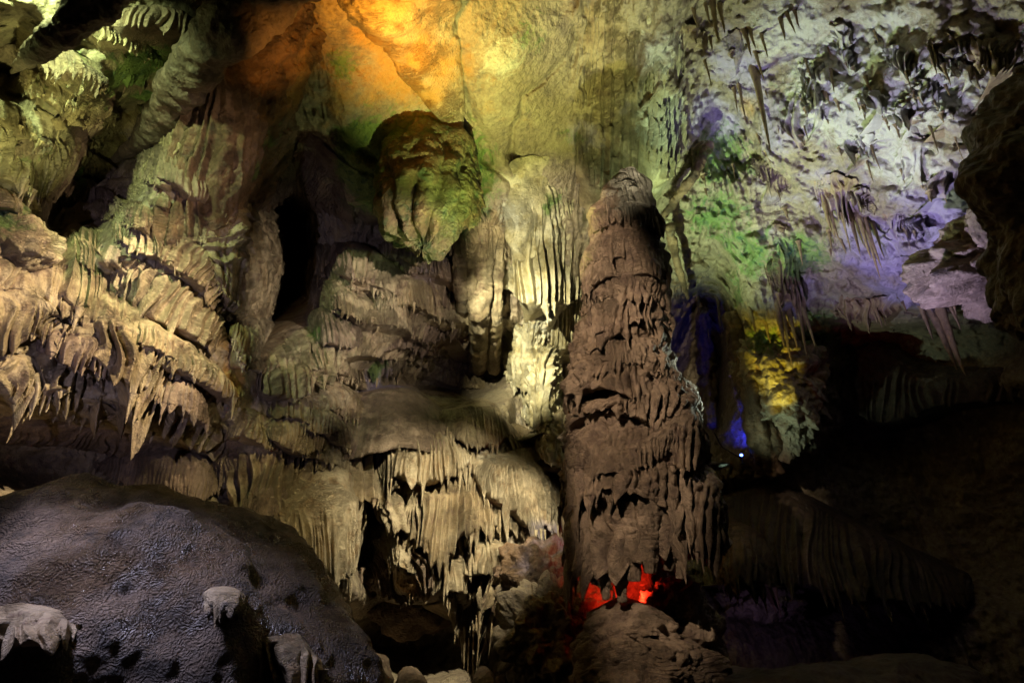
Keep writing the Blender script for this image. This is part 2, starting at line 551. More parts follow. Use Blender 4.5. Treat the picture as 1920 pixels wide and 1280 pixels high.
def drape(name, top, bot, mat='tan', pt=.05, pb=.55, sp=.11, tl=.22, amp=.05, v0=.3, bulge=.12, rough=.05, wr=.012, terr=0.0, nterr=4,
          seed=1, label='', cat='flowstone', group=None, ring=None, parent=None, prof=1.0, ice=True, under=.35, base=None, res=1.0, lump=.0, ext=0.0):
    """flowstone that pours from a crest over a brow to a pleated, toothed lip.
    top / bot: photo positions of crest and lip, laid on the cave wall and standing out from it by pt / pb metres;
    with ring=(A, B) the two closed 3D curves are given instead (a tier of a column)."""
    rs = np.random.RandomState(seed * 7 + 3)
    pr = random.Random(seed * 11 + 1)
    closed = ring is not None
    if closed:
        A3, B3, npx, hpx = ring
    else:
        T = np.array(top, float)
        B = np.array(bot, float)
        if ext:
            def longer(Q):
                e = ext * np.linalg.norm(np.diff(Q, axis=0), axis=1).sum()
                a, b = Q[0] - Q[1], Q[-1] - Q[-2]
                return np.vstack([Q[0] + a / np.linalg.norm(a) * e, Q, Q[-1] + b / np.linalg.norm(b) * e])
            T, B = longer(T), longer(B)

        def lay(Q, pro):
            n = len(Q)
            e = np.sin(np.pi * np.clip(np.linspace(0, 1, n), .0, 1)) ** .8
            e = np.where((np.arange(n) == 0) | (np.arange(n) == n - 1), .12, .25 + .75 * e)
            if callable(base):
                return at(Q[:, 0], Q[:, 1], np.array([base(x, y) for x, y in Q]) - pro * e + .10 * (1 - e))
            if base is not None:
                return at(Q[:, 0], Q[:, 1], base - pro * e + .05 * (1 - e))
            return hit(Q[:, 0], Q[:, 1], pro * e - .12 * (1 - e))
        A3, B3 = lay(T, pt), lay(B, pb)
        npx = np.abs(np.diff(B, axis=0)).sum()
        hpx = np.linalg.norm(T.mean(0) - B.mean(0))
    nu = int(np.clip(npx * .75 * res, 50, 620))
    nv = int(np.clip(hpx * .62 * res, 26, 220))
    A, _ = spline(A3, nu, closed)
    Bc, LL = spline(B3, nu, closed)
    U = np.linspace(0, LL, nu, endpoint=not closed)
    v = np.linspace(0, 1, nv)
    D = Bc - A
    if closed:
        cen = Bc.mean(0)
        nrm = Bc - cen
    else:
        tg = np.gradient(.5 * (A + Bc), axis=0)
        k = max(3, nu // 12)
        ker = np.ones(k) / k
        tgp = np.pad(tg, ((k, k), (0, 0)), mode='edge')
        tg = np.stack([np.convolve(tgp[:, i], ker, 'same')[k:-k] for i in range(3)], 1)
        nrm = np.cross(tg, Z)
        toc = CAM - Bc
        nrm *= np.sign((nrm * toc).sum(1))[:, None]
        tc = toc / np.linalg.norm(toc, axis=1)[:, None]
        nrm = nrm / (np.linalg.norm(nrm, axis=1)[:, None] + 1e-9) + .9 * tc
    nrm[:, 2] *= .15
    nrm /= np.linalg.norm(nrm, axis=1)[:, None] + 1e-9
    # teeth
    bnd = [0.0]
    while bnd[-1] < LL:
        bnd.append(bnd[-1] + sp * rs.uniform(.5, 1.6))
    bnd = np.array(bnd)
    nt = len(bnd) - 1
    cb = .5 * (bnd[1:] + bnd[:-1])
    slow = (.35 if closed else .75) + (1.1 if closed else .5) * sstep(-.35, .45, pn(np.stack([cb / sp * .17, np.full(nt, seed * 2.3), np.zeros(nt)], -1)))
    Lt = slow * tl * (rs.uniform(-.35, 1.0, nt) + (rs.rand(nt) < .25) * rs.uniform(.2, .7, nt))
    At = rs.uniform(.4, 1.3, nt) * (.3 + .7 * slow)
    UU, VV = np.meshgrid(U, v)
    warp = pn(np.stack([UU / sp * .35, VV * 2.2, np.full_like(UU, seed * 3.7)], -1)) * sp * 1.1
    Uw = np.clip(UU + warp, 0, LL - 1e-6)
    if closed:
        Uw = (UU + warp * np.sin(np.pi * UU / LL)) % LL
    idx = np.clip(np.searchsorted(bnd, Uw, side='right') - 1, 0, nt - 1)
    x = 2 * (Uw - bnd[idx]) / (bnd[idx + 1] - bnd[idx]) - 1
    rib = np.sqrt(np.clip(1 - x * x, 0, 1))
    if not closed:
        rib = .5 * rib + .6 * np.exp(-(x / .4) ** 2)
    tip = np.clip(1 - np.abs(x), 0, 1) ** .8
    # irregular beginning of the pleats
    st = v0 + .22 * pn(np.stack([UU / sp * .21, np.full_like(UU, seed * 1.3), VV * .3], -1))
    w = sstep(st, st + .4, VV)
    wt = sstep(.45, 1.0, VV) ** 1.5
    ang = VV * np.pi / 2
    hh = np.sin(ang) ** prof
    dd = 1 - np.cos(ang) ** (1 / prof) if prof != 1 else 1 - np.cos(ang)
    hh = .55 * hh + .45 * VV
    dd = .55 * dd + .45 * VV
    P = A[None] + np.concatenate([D[None, :, :2] * hh[..., None], D[None, :, 2:] * dd[..., None]], -1)
    env = 1.0 if closed else (np.sin(np.pi * np.linspace(0, 1, nu)) ** .7)[None]
    # broad lumps, pleats, fine wrinkles that follow the contour
    disp = .75 * bulge * np.sin(np.pi * VV ** .85) * env + 1.9 * amp * (rib - .6) * At[idx] * w
    n3 = P + seed * 5.1
    disp = disp + (rough * np.clip(np.linalg.norm(Bc - Bc.mean(0), axis=1).mean() / .75, .3, 1) if closed else rough) * fbm(n3 * 2.6, 4) * (1.15 - .5 * w) * 1.6
    if lump:
        disp = disp + lump * (.55 - worley(n3 * 6.5)) * 1.3
    if terr:
        ph = VV * nterr + 1.1 * pn(n3 * 1.4) + .35 * pn(n3 * 5)
        fr = ph - np.floor(ph)
        disp = disp + terr * (fr ** 1.4 - .5 * sstep(.86, 1.0, fr) * 2 * fr)
    if wr:
        hm = VV * np.linalg.norm(D, axis=1)[None] * 14 + 1.6 * pn(n3 * 3.3) + .7 * pn(n3 * 9)
        cr = 1 - np.abs(2 * (hm - np.floor(hm)) - 1)
        crack = sstep(.0, .35, cr) - 1
        gate = sstep(-.15, .25, pn(n3 * 2.1 + 31))
        disp = disp + wr * crack * gate * (1.0 - .6 * w) * 1.6
    P = P + nrm[None] * disp[..., None]
    drop = Lt[idx] * tip * wt
    P[..., 2] -= drop * env
    P[..., 2] += .05 * tl * wt
    # rows in front of the crest (into the wall) and behind the lip (underside)
    back = -nrm.copy()
    dep = max(pb - pt, 0) + under if not closed else under
    pre = [A[None] + (back * dep * f)[None] + Z * (.10 * f - .0) for f in (1.0, .45)]
    if closed:
        pre = [(A + (A.mean(0) - A) * f + Z * .04 * f)[None] for f in (.96, .5)]
    post = []
    lipB = Bc + nrm * (amp * -.3)
    for t, e in ((.035, .55), (.09, .85), (.2, 1.0), (.5, 1.0), (1.0, 1.0)):
        q = P[-1] * (1 - e) + lipB * e + back * dep * t
        q = q + Z * (.05 * t)
        post.append(q[None])
    G = np.concatenate(pre + [P] + post, 0)
    nr = G.shape[0]
    vl = np.concatenate([[-.2, -.1], v, 1 + np.array([.02, .05, .1, .2, .3])])
    mean_h = np.linalg.norm(D, axis=1).mean()
    uv = np.stack(np.broadcast_arrays(U[None], (vl * mean_h)[:, None]), -1).reshape(-1, 2)
    Vt = G.reshape(-1, 3)
    f = grid_faces(nr, nu, closed)
    org = Bc.mean(0)
    if name is None:
        name = 'flowstone_drapery'
    o = link(name, Vt, f, mat, org, uv, parent)
    if parent is None:
        tag(o, label, cat, group)
    # free-hanging stalactites along the lip
    if ice and tl > .08:
        big = [i for i in range(nt) if Lt[i] > .45 * tl]
        rs.shuffle(big)
        for i in big[:int(len(big) * .5 + 1)][:24]:
            uc = .5 * (bnd[i] + bnd[i + 1])
            if uc >= LL * .98 or (not closed and uc < .02 * LL):
                continue
            j = int(np.argmin(np.abs(Uw[-1] - uc)))
            pos = P[-1, j] + back[j] * .02
            pos = pos + Z * Lt[i] * .75
            ln = Lt[i] * rs.uniform(.8, 1.15)
            c = icicle(pos, ln, min((bnd[i + 1] - bnd[i]) * .3, .05), mat, None, pr)
            c.parent = o
            c.location = pos - org
    return o


def tube(name, pts, rad, mat, seed=1, rough=.12, label='', cat='rock', group=None, parent=None, flat=1.0, closed_tip=True, lob=0.0, ridge=0.0, nlob=7, base=None):
    """a tapering, noisy rib of rock through photo positions (x, y, metres out of the wall) with radii in photo pixels"""
    Q = np.array(pts, float)
    c3 = hit(Q[:, 0], Q[:, 1], Q[:, 2]) if base is None else at(Q[:, 0], Q[:, 1], base - Q[:, 2])
    dist = np.linalg.norm(c3 - CAM, axis=1)
    r3 = np.array(rad, float) * dist / F
    npx = np.abs(np.diff(Q[:, :2], axis=0)).sum()
    nr = int(np.clip(npx * .6, 30, 260))
    nc = int(np.clip(max(rad) * 3.2, 24, 140))
    C, L = spline(c3, nr)
    t = np.linspace(0, 1, nr)
    tt = np.concatenate([[0], np.cumsum(np.linalg.norm(np.diff(c3, axis=0), axis=1))])
    R = np.interp(t, tt / tt[-1], r3)
    tg = np.gradient(C, axis=0)
    tg /= np.linalg.norm(tg, axis=1)[:, None]
    view = (C.mean(0) - CAM)
    view /= np.linalg.norm(view)
    s = np.cross(tg, view)
    s /= np.linalg.norm(s, axis=1)[:, None]
    n = np.cross(s, tg)
    a = np.linspace(0, 2 * np.pi, nc, endpoint=False)
    ca, sa = np.cos(a), np.sin(a)
    d = s[:, None] * ca[None, :, None] + n[:, None] * sa[None, :, None] * flat
    P = C[:, None] + d * R[:, None, None]
    g = 1 + rough * 2.2 * fbm(P * (1.1 / max(R.mean(), .05)) * .5 + seed * 3.3, 5)
    if lob:
        ph = a[None] * nlob + 2.2 * pn(P * 1.2 + seed)
        g = g + lob * (np.abs(np.sin(ph * .5)) - .6)
    if ridge:
        hm = (t * L)[:, None] * 9 + 1.3 * pn(P * 2.3 + seed)
        fr = hm - np.floor(hm)
        g = g + ridge * (np.sqrt(np.clip(1 - (2 * fr - 1) ** 2, 0, 1)) - .6)
    P = C[:, None] + d * (R[:, None] * g)[..., None]
    P[0] = C[0] + (P[0] - C[0]) * .05
    P[-1] = C[-1] + (P[-1] - C[-1]) * .05
    uv = np.stack(np.broadcast_arrays(a[None] * R.mean(), (t * L)[:, None]), -1).reshape(-1, 2)
    o = link(name, P.reshape(-1, 3), grid_faces(nr, nc, True), mat, C[0], uv, parent)
    if parent is None:
        tag(o, label, cat, group)
    return o


def lump(name, px, py, rx, ry, mat, prot=.3, dep=None, seed=1, rough=.12, freq=1.5, rot=0, label='', cat='rock', group=None, parent=None, dist=None, res=1.0, pleat=0.0, bub=0.0, exp=1.0):
    """a rounded rock: radii in photo pixels, dep metres deep"""
    d0 = depth(np.array(px, float), np.array(py, float)) - prot if dist is None else dist
    c = at(np.array(px, float), np.array(py, float), np.array(d0, float))
    s = float(d0) / F
    nr = int(np.clip(ry * 1.8 * res, 30, 420))
    nc = int(np.clip(rx * 3.2 * res, 40, 700))
    th = np.linspace(0.02, np.pi - .02, nr)
    ph = np.linspace(0, 2 * np.pi, nc, endpoint=False)
    st, ct = np.sin(th) ** exp, np.cos(th)
    dz = dep if dep is not None else .7 * (rx + ry) * .5 * s
    cr, sr = math.cos(math.radians(rot)), math.sin(math.radians(rot))
    ex = RGT * cr - Z * sr
    ez = RGT * sr + Z * cr
    ey = np.array([0, 1.0, 0])
    d = st[:, None, None] * (np.cos(ph)[None, :, None] * ex * rx * s + np.sin(ph)[None, :, None] * ey * dz) + ct[:, None, None] * ez * ry * s
    P = c + d
    k = freq / max(rx * s, .05)
    g = 1 + rough * 1.6 * fbm(P * k + seed * 4.7, 5)
    if bub:
        g = g + bub * (.6 - worley(P * k * 2.4 + seed))
    if pleat:
        f = ph[None] * 11 + 2.5 * pn(P * k * .6)
        g = g + pleat * (np.abs(np.sin(f * .5)) - .6) * sstep(.25, .6, th / np.pi)[:, None]
    P = c + d * g[..., None]
    uv = np.stack(np.broadcast_arrays(ph[None] * rx * s, (th * ry * s)[:, None]), -1).reshape(-1, 2)
    o = link(name, P.reshape(-1, 3), grid_faces(nr, nc, True), mat, c - Z * ry * s, uv, parent)
    if parent is None:
        tag(o, label, cat, group)
    return o


# ------------------------------------------------------------------ cave shell
def grooves(px, py):
    """cracks in the ceiling, metres deep"""
    out = np.zeros_like(px)
    for line, wd, dp in (([(1082, 70), (1060, 110), (1010, 160), (980, 180), (975, 215), (962, 240), (958, 290)], 5, .10),
                         ([(958, 290), (970, 320), (1000, 345)], 9, .22), ([(835, 120), (880, 200), (905, 260), (915, 300)], 12, .16),
                         ([(600, 200), (640, 260), (700, 300)], 12, .2), ([(905, 300), (960, 340), (990, 385)], 7, .12)):
        best = np.full_like(px, 1e9)
        for (x0, y0), (x1, y1) in zip(line[:-1], line[1:]):
            dx, dy = x1 - x0, y1 - y0
            t = np.clip(((px - x0) * dx + (py - y0) * dy) / (dx * dx + dy * dy), 0, 1)
            best = np.minimum(best, np.hypot(px - x0 - t * dx, py - y0 - t * dy))
        out += dp * np.exp(-(best / wd) ** 2)
    return out


def cave_shell():
    az = np.concatenate([np.linspace(-180, -56, 42, endpoint=False), np.linspace(-56, 56, 1000, endpoint=False), np.linspace(56, 180, 42)])
    el = np.concatenate([np.linspace(-50, -8, 16, endpoint=False), np.linspace(-8, 60, 640, endpoint=False), np.linspace(60, 89.5, 14)])
    a, e = np.meshgrid(np.radians(az), np.radians(el))
    dr = np.stack([np.sin(a) * np.cos(e), np.cos(a) * np.cos(e), np.sin(e)], -1)
    fw = dr @ FWD
    w = sstep(math.cos(math.radians(74)), math.cos(math.radians(55)), fw)
    fs = np.maximum(fw, .25)
    px = 960 + F * (dr @ RGT) / fs
    py = 640 - F * (dr @ UPV) / fs
    px = np.clip(px, -1200, 3100)
    py = np.clip(py, -1200, 2400)
    d = depth(px, py)
    shp = d.shape
    d = d * w + 8.5 * (1 - w)
    P = CAM + dr * d[..., None]
    inn = (np.abs(px - 960) < 1060) & (np.abs(py - 640) < 720)
    k = np.where(inn.ravel())[0]
    p = P.reshape(-1, 3)[k]
    x, y = px.ravel()[k], py.ravel()[k]
    right = sstep(1215, 1270, x) * sstep(760, 640, y)
    smooth = sstep(600, 660, x) * sstep(1090, 1060, x) * sstep(430, 340, y)
    curtain = sstep(930, 960, x) * sstep(1260, 1215, x) * (1 - smooth)
    dd = np.zeros(len(k))
    warp = np.stack([pn(p * .8), pn(p * .8 + 50), pn(p * .8 + 90)], -1) * .5
    left = 1 - sstep(900, 960, x)
    dd += .16 * fbm(p * 1.3, 5) * (1 - .6 * smooth) * (1 - .65 * left)
    dd += .05 * fbm(p * 6, 3) * (1 - .6 * smooth)
    # craggy ledges on the left
    rest = np.clip(1 - right - smooth - curtain, 0, 1)
    q = p + warp
    led = q[:, 2] * 2.6 + .9 * pn(p * .9) + .25 * pn(p * 4)
    fr = led - np.floor(led)
    dd += rest * .05 * (fr ** 1.5 - sstep(.85, 1, fr))
    # knobbly calcite with overhung, hanging shapes on the right
    st = np.stack([p[:, 0] + .35 * p[:, 2], p[:, 1], p[:, 2]], 1) * np.array([3.6, 3.2, 1.15]) + warp * 1.2
    wl = worley(st)
    patch = sstep(-.15, .35, fbm(p * .9 + 40, 3))
    dd += right * (.34 * (.55 - wl) * (.25 + patch) + .15 * (.5 - worley(p * 8 + warp * 3)) * patch + .05 * ridged(p * 5, 2))
    # hanging strips behind the columns
    vert = np.abs(pn(np.stack([p[:, 0] * 4.5, p[:, 1] * 1.2, p[:, 2] * .45], -1) + warp * .8))
    v2 = np.abs(pn(np.stack([p[:, 0] * 11, p[:, 1] * 3, p[:, 2] * .9], -1) + warp))
    dd += curtain * (-.5 * (vert - .25) - .14 * (v2 - .25))
    v3 = np.abs(pn(np.stack([(p[:, 0] + .35 * p[:, 2]) * 8, p[:, 1] * 3, p[:, 2] * 1.1], -1) + warp * 1.2))
    dd += right * (-.22) * (v3 - .25) * sstep(-.1, .3, fbm(p * .9 + 23, 2))
    dd += rest * (-.16 * (v2 - .25) - .16 * (vert - .25)) * sstep(-.2, .3, fbm(p * .8 + 11, 2))
    dd -= grooves(x, y)
    d = d.ravel()
    d[k] -= dd
    P = CAM + dr.reshape(-1, 3) * d[:, None]
    # keep the far, unseen rest rough too
    f = grid_faces(shp[0], shp[1], False)[:, ::-1]
    uv = np.stack([P[:, 0], P[:, 2]], -1)
    o = link('cave_wall', P, f, 'wall', np.zeros(3), uv)
    o['kind'] = 'structure'
    # floor
    n = 120
    gx, gy = np.meshgrid(np.linspace(-16, 16, n), np.linspace(-9, 18, n))
    p = np.stack([gx, gy, np.zeros_like(gx)], -1)
    h = .35 * fbm(p * .5, 4) + .05 * fbm(p * 3, 3)
    h *= sstep(.8, 3, np.hypot(gx, gy))
    p[..., 2] = h - .1
    g = link('ground', p.reshape(-1, 3), grid_faces(n, n), 'dark', np.zeros(3), p.reshape(-1, 3)[:, :2], stain=False)
    g['kind'] = 'structure'


cave_shell()


# ------------------------------------------------------------------ flowstone on the left wall
GL = 'flowstone draperies of the left wall'
GM = 'flowstone draperies of the middle wall'
GC = 'flowstone ledges under the left ceiling'
k = 0


def D(top, bot, mat, label, group=GL, **kw):
    global k
    k += 1
    kw.setdefault('seed', k)
    if group in (GL, GM, GC) and 'under' not in kw:
        kw['pb'] = kw.get('pb', .55) * .46 + .03
        kw['under'] = .25
        kw.setdefault('ext', .16)
        if group == GM:
            kw['amp'] = kw.get('amp', .05) * 1.4
            kw['tl'] = kw.get('tl', .2) * 1.15
    return drape(kw.pop('name', 'flowstone_drapery'), top, bot, mat, label=label, group=group, **kw)


# ledges under the left ceiling
D([(60, 40), (110, 70), (170, 110), (200, 150)], [(60, 112), (105, 142), (150, 180), (190, 186)], 'tan', 'greenish ledge just under the dark leaning rib at the upper left', GC, pb=.45, tl=.08, amp=.03, name='flowstone_ledge')
D([(28, 138), (90, 142), (150, 185), (185, 215)], [(18, 172), (95, 190), (130, 224), (172, 236)], 'tan', 'thin scalloped ledge above the yellow fan of flowstone', GC, pb=.5, tl=.09, sp=.09, amp=.03, name='flowstone_ledge')
D([(-60, 190), (20, 194), (75, 206), (125, 240), (160, 272)], [(-60, 330), (15, 336), (70, 362), (110, 358), (140, 330), (165, 285)], 'buff', 'broad yellow green fan of pleated flowstone at the left edge', GC, pb=.6, tl=.22, sp=.09, amp=.06, v0=.1, name='flowstone_fan')
D([(-40, 345), (15, 352), (38, 375), (50, 395)], [(-40, 380), (25, 392), (50, 424), (84, 422)], 'tan', 'small mossy flap hanging below the yellow fan', GC, pb=.5, tl=.1, amp=.03, name='flowstone_ledge')
D([(248, 205), (300, 190), (345, 190), (370, 200)], [(238, 282), (268, 298), (320, 288), (360, 262)], 'tan', 'lilac grey ledge between the dark gap and the hanging buttress', GC, pb=.5, tl=.09, sp=.08, amp=.03, name='flowstone_ledge')
D([(225, 312), (260, 300), (300, 302), (330, 310)], [(200, 352), (245, 345), (290, 345), (330, 350)], 'tan', 'thin ledge with a knob at its left tip beside the dark gap', GC, pb=.5, tl=.06, sp=.07, amp=.03, name='flowstone_ledge')
D([(180, 345), (240, 338), (300, 345)], [(168, 378), (230, 374), (300, 388)], 'tan', 'mossy thin ledge, third down in the stack beside the dark gap', GC, pb=.5, tl=.07, sp=.07, amp=.03, name='flowstone_ledge')
D([(140, 385), (210, 378), (290, 388)], [(122, 426), (180, 408), (250, 424), (290, 420)], 'tan', 'lowest brown ledge of the stack beside the dark gap', GC, pb=.55, tl=.09, sp=.08, amp=.03, name='flowstone_ledge')
lump('mossy_rock', 20, 462, 60, 40, 'tan', prot=.1, seed=3, rough=.2, bub=.25, label='lumpy mossy rock knob at the left edge below the fan')
D([(78, 480), (120, 432), (190, 428), (245, 465)], [(70, 535), (112, 558), (160, 572), (200, 565), (240, 520)], 'tan', 'pale lilac curtain with long tapering folds below the ledge stack', pb=.75, tl=.22, sp=.14, amp=.09, v0=.15, bulge=.2)
D([(-80, 520), (0, 525), (50, 545), (100, 600)], [(-80, 650), (0, 655), (40, 645), (85, 606)], 'tan', 'pale swelling of flowstone cut by the left edge', pb=.6, tl=.12, sp=.12, amp=.05, bulge=.25)
D([(330, 425), (360, 440), (400, 480), (430, 540), (450, 580)], [(298, 482), (338, 508), (370, 530), (405, 572), (432, 606)], 'tan', 'slanting ledge with a row of short stubby teeth', pb=.7, tl=.12, sp=.085, amp=.05, v0=.25)
D([(225, 520), (290, 500), (340, 522), (390, 568), (418, 612)], [(222, 560), (262, 585), (312, 604), (348, 620), (385, 640)], 'tan', 'brow of flowstone with long teeth over the widest dark gap', pb=1.05, tl=.36, sp=.11, amp=.09, v0=.1, bulge=.22)
D([(432, 598), (465, 590), (500, 602)], [(438, 652), (455, 690), (478, 672), (502, 632)], 'buff', 'small fan of straight folds at the right end of the long ledge', pb=.8, tl=.16, sp=.07, amp=.05, v0=.05)
D([(90, 632), (140, 604), (210, 594), (290, 620), (350, 650), (395, 700), (415, 770)], [(120, 642), (180, 675), (238, 718), (262, 785), (312, 808), (355, 830), (405, 855)], 'tan', 'largest brow of wrinkled flowstone on the left wall with comb like teeth', pb=1.15, tl=.40, sp=.15, amp=.11, v0=.2, bulge=.30, wr=.02, terr=.05, nterr=3)
D([(40, 645), (95, 636), (150, 668), (205, 700), (258, 722)], [(90, 745), (120, 762), (165, 780), (215, 790), (275, 800)], 'tan', 'lower lobe with parallel slanting folds below the diagonal crack', pb=1.05, tl=.40, sp=.15, amp=.11, v0=.1, bulge=.2)
D([(-60, 668), (20, 662), (70, 680), (105, 725)], [(-60, 745), (10, 740), (45, 768), (100, 742)], 'tan', 'rounded fringe at the left edge above the dark band', pb=1.0, tl=.2, sp=.11, amp=.07, v0=.2, bulge=.2)
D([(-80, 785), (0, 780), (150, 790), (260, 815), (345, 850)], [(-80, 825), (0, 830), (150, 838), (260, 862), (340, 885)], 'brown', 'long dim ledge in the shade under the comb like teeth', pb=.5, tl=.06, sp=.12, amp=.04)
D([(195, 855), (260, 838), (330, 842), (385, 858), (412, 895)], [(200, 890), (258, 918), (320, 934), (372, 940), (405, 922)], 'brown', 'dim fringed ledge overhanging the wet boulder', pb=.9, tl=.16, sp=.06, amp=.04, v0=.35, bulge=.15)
D([(395, 850), (430, 812), (500, 800), (560, 840)], [(400, 890), (440, 910), (500, 905), (555, 890)], 'brown', 'ochre brow with fine straight teeth right of the dim fringed ledge', pb=.75, tl=.16, sp=.055, amp=.04, v0=.25)
D([(450, 925), (495, 898), (540, 915)], [(455, 955), (495, 972), (545, 960)], 'brown', 'small dim lip of teeth directly above the boulder crest', pb=.8, tl=.12, sp=.06, amp=.04)
D([(515, 960), (545, 905), (590, 868), (640, 872), (678, 915)], [(522, 985), (560, 1030), (605, 1075), (650, 1075), (684, 960)], 'buff', 'smooth domed curtain with deep slots standing behind the boulder', pb=.9, tl=.38, sp=.12, amp=.10, v0=.42, bulge=.3, wr=.005)
# hanging buttress and its scaly foot
D([(395, 110), (430, 40), (500, -20), (560, -10), (605, 60)], [(235, 500), (300, 470), (370, 440), (440, 420), (500, 400)], 'umber', 'great leaning buttress of brown rock hanging from the ceiling', GC, name='hanging_buttress', pt=.8, pb=.2, tl=.03, under=.05, sp=.3, amp=.06, v0=-.1, bulge=.45, rough=.12, wr=.02, ice=False)
D([(350, 440), (400, 405), (450, 385), (505, 395)], [(400, 520), (440, 590), (480, 612), (505, 590)], 'tan', 'wrinkled scaly foot of the hanging buttress beside the black cleft', pb=.95, tl=.05, sp=.15, amp=.03, bulge=.2, terr=.10, nterr=5, wr=.03, ice=False)
D([(505, 300), (550, 270), (600, 290), (640, 330)], [(500, 390), (545, 372), (600, 400), (650, 430)], 'brown', 'grey brown fluted rock between the buttress and the black cleft', GC, pb=.7, tl=.1, sp=.18, amp=.10, v0=0, ice=False)
tube('rock_rib', [(560, -60, .9), (480, 0, .9), (420, 60, .9), (350, 150, .9), (290, 240, .95), (215, 300, 1.0)], [48, 46, 40, 32, 22, 5], 'dark', 5, .16, 'long dark rib of rock slanting down left of the hanging buttress', 'rock rib')  # dark colour stands in for the rib's unlit side
tube('rock_rib', [(250, -70, 1.2), (190, -10, 1.2), (130, 50, 1.2), (70, 95, 1.2), (22, 136, 1.2)], [30, 30, 24, 15, 2], 'dark', 8, .14, 'dark leaning blade of rock crossing the top left corner', 'rock rib')  # silhouette darkness put into the blade's colour

prs = random.Random(21)


def shelves(box, slope, n, h0, mats, label, group, pbr, w0=(90, 210)):
    x0, y0, x1, y1 = box
    for i in range(n):
        x, y = x0 + (x1 - x0) * ((i * .618 + prs.uniform(-.1, .1)) % 1), y0 + (y1 - y0) * (i + .5) / n
        w, hh, sl = prs.uniform(*w0), prs.uniform(*h0), slope + prs.uniform(-.18, .18)
        bow = prs.uniform(.05, .22) * w
        bt = [(x + w * t, y + w * t * sl + bow * (t * t * 4 - .5) * .6 + prs.uniform(-6, 6)) for t in (-.5, -.25, 0, .25, .5)]
        tp = [(a - 4, b - hh * (.75 + .5 * math.sin(math.pi * (q + .5) / 5))) for q, (a, b) in enumerate(bt)]
        D(tp, bt, prs.choice(mats), label, group, name='flowstone_ledge', pb=prs.uniform(*pbr), tl=prs.uniform(.10, .24), sp=prs.uniform(.06, .10), amp=prs.uniform(.04, .07), v0=prs.uniform(.1, .4), bulge=prs.uniform(.05, .18), under=.2, ext=.12)


shelves((60, 455, 430, 800), .42, 16, (32, 60), ['tan', 'tan', 'buff', 'brown'], 'narrow fringed ledge, one of many layered over the left wall', 'narrow fringed ledges of the left wall', (.22, .48))
shelves((550, 470, 900, 720), .28, 15, (28, 50), ['tan', 'brown', 'tan'], 'narrow fringed ledge, one of many layered over the middle wall', 'narrow fringed ledges of the middle wall', (.38, .68), (90, 190))
shelves((450, 760, 640, 1000), .35, 8, (30, 55), ['tan', 'buff', 'brown'], 'narrow fringed ledge, one of several between boulder and bright fringe', 'narrow fringed ledges over the boulder', (.3, .55), (80, 150))
shelves((700, 880, 1000, 1130), .1, 8, (40, 70), ['tan', 'buff'], 'narrow fringed ledge, one of several under the bright fringe', 'narrow fringed ledges of the lower middle wall', (.35, .75), (80, 150))
shelves((20, 40, 330, 400), .45, 10, (26, 48), ['tan', 'wall', 'brown'], 'narrow fringed ledge, one of many under the green left ceiling', 'narrow fringed ledges of the left ceiling', (.2, .4), (80, 180))

# ------------------------------------------------------------------ ceiling pendants in the middle
tube('ceiling_blade', [(745, -90, -.15), (765, 0, .0), (800, 90, .05), (830, 170, .1), (850, 220, .2), (866, 252, .25)], [120, 92, 62, 36, 22, 4], 'buff', 44, .16, 'orange lit ceiling blade that tapers to a point above the pendant', 'ceiling blade', GC, flat=.55)
t = empty('pendant_rock', hit(800, 480, .9), 'egg shaped mossy pendant with two slots hanging from the ceiling', 'pendant')
lump('body', 800, 345, 88, 140, 'mossy', prot=1.0, seed=21, rough=.10, freq=1.6, pleat=.16, parent=t, exp=.9)
lump('lower_lobe', 795, 425, 40, 58, 'mossy', prot=1.1, seed=5, rough=.2, parent=t, pleat=.12)
lump('lower_lobe', 760, 415, 28, 45, 'mossy', prot=.95, seed=6, rough=.2, parent=t, pleat=.12)
lump('side_flange', 868, 330, 30, 105, 'mossy', prot=.75, seed=25, rough=.12, rot=-12, parent=t)
D([(740, 380), (790, 400), (850, 385), (930, 390)], [(752, 420), (800, 455), (850, 440), (925, 420)], 'tan', 'bright green mossy drips below the egg shaped pendant', GC, pb=.7, tl=.24, sp=.09, amp=.06, v0=.05, name='mossy_drips')
D([(590, 250), (640, 300), (690, 330), (735, 340)], [(560, 350), (620, 390), (690, 400), (745, 415)], 'brown', 'rippled grey brown skirt below the green ceiling', GC, pb=.5, tl=.12, sp=.14, amp=.08, v0=0)

# ------------------------------------------------------------------ the middle wall
D([(560, 430), (600, 380), (650, 400), (720, 420)], [(572, 480), (620, 470), (670, 455), (730, 470)], 'wall', 'pale fractured rock at the head of the black cleft', GM, pb=.5, tl=.06, sp=.16, amp=.10, v0=0, ice=False)
D([(558, 480), (612, 462), (668, 458), (716, 478), (752, 512), (772, 552)], [(556, 522), (612, 516), (655, 524), (700, 534), (738, 548), (765, 580)], 'tan', 'arched brow with a fine fringe right of the black cleft', GM, pb=1.0, tl=.15, sp=.065, amp=.04, v0=.3, bulge=.2)
D([(580, 530), (620, 526), (670, 540), (712, 575)], [(575, 545), (625, 552), (670, 566), (708, 590)], 'tan', 'thin shaded ledge tucked under the arched brow', GM, pb=.9, tl=.08, sp=.06, amp=.03)
D([(708, 552), (728, 538), (750, 560)], [(706, 580), (730, 602), (750, 584)], 'buff', 'little shell shaped tuft hanging at the bend of the arched brow', GM, pb=1.1, tl=.14, sp=.05, amp=.04, v0=.1)
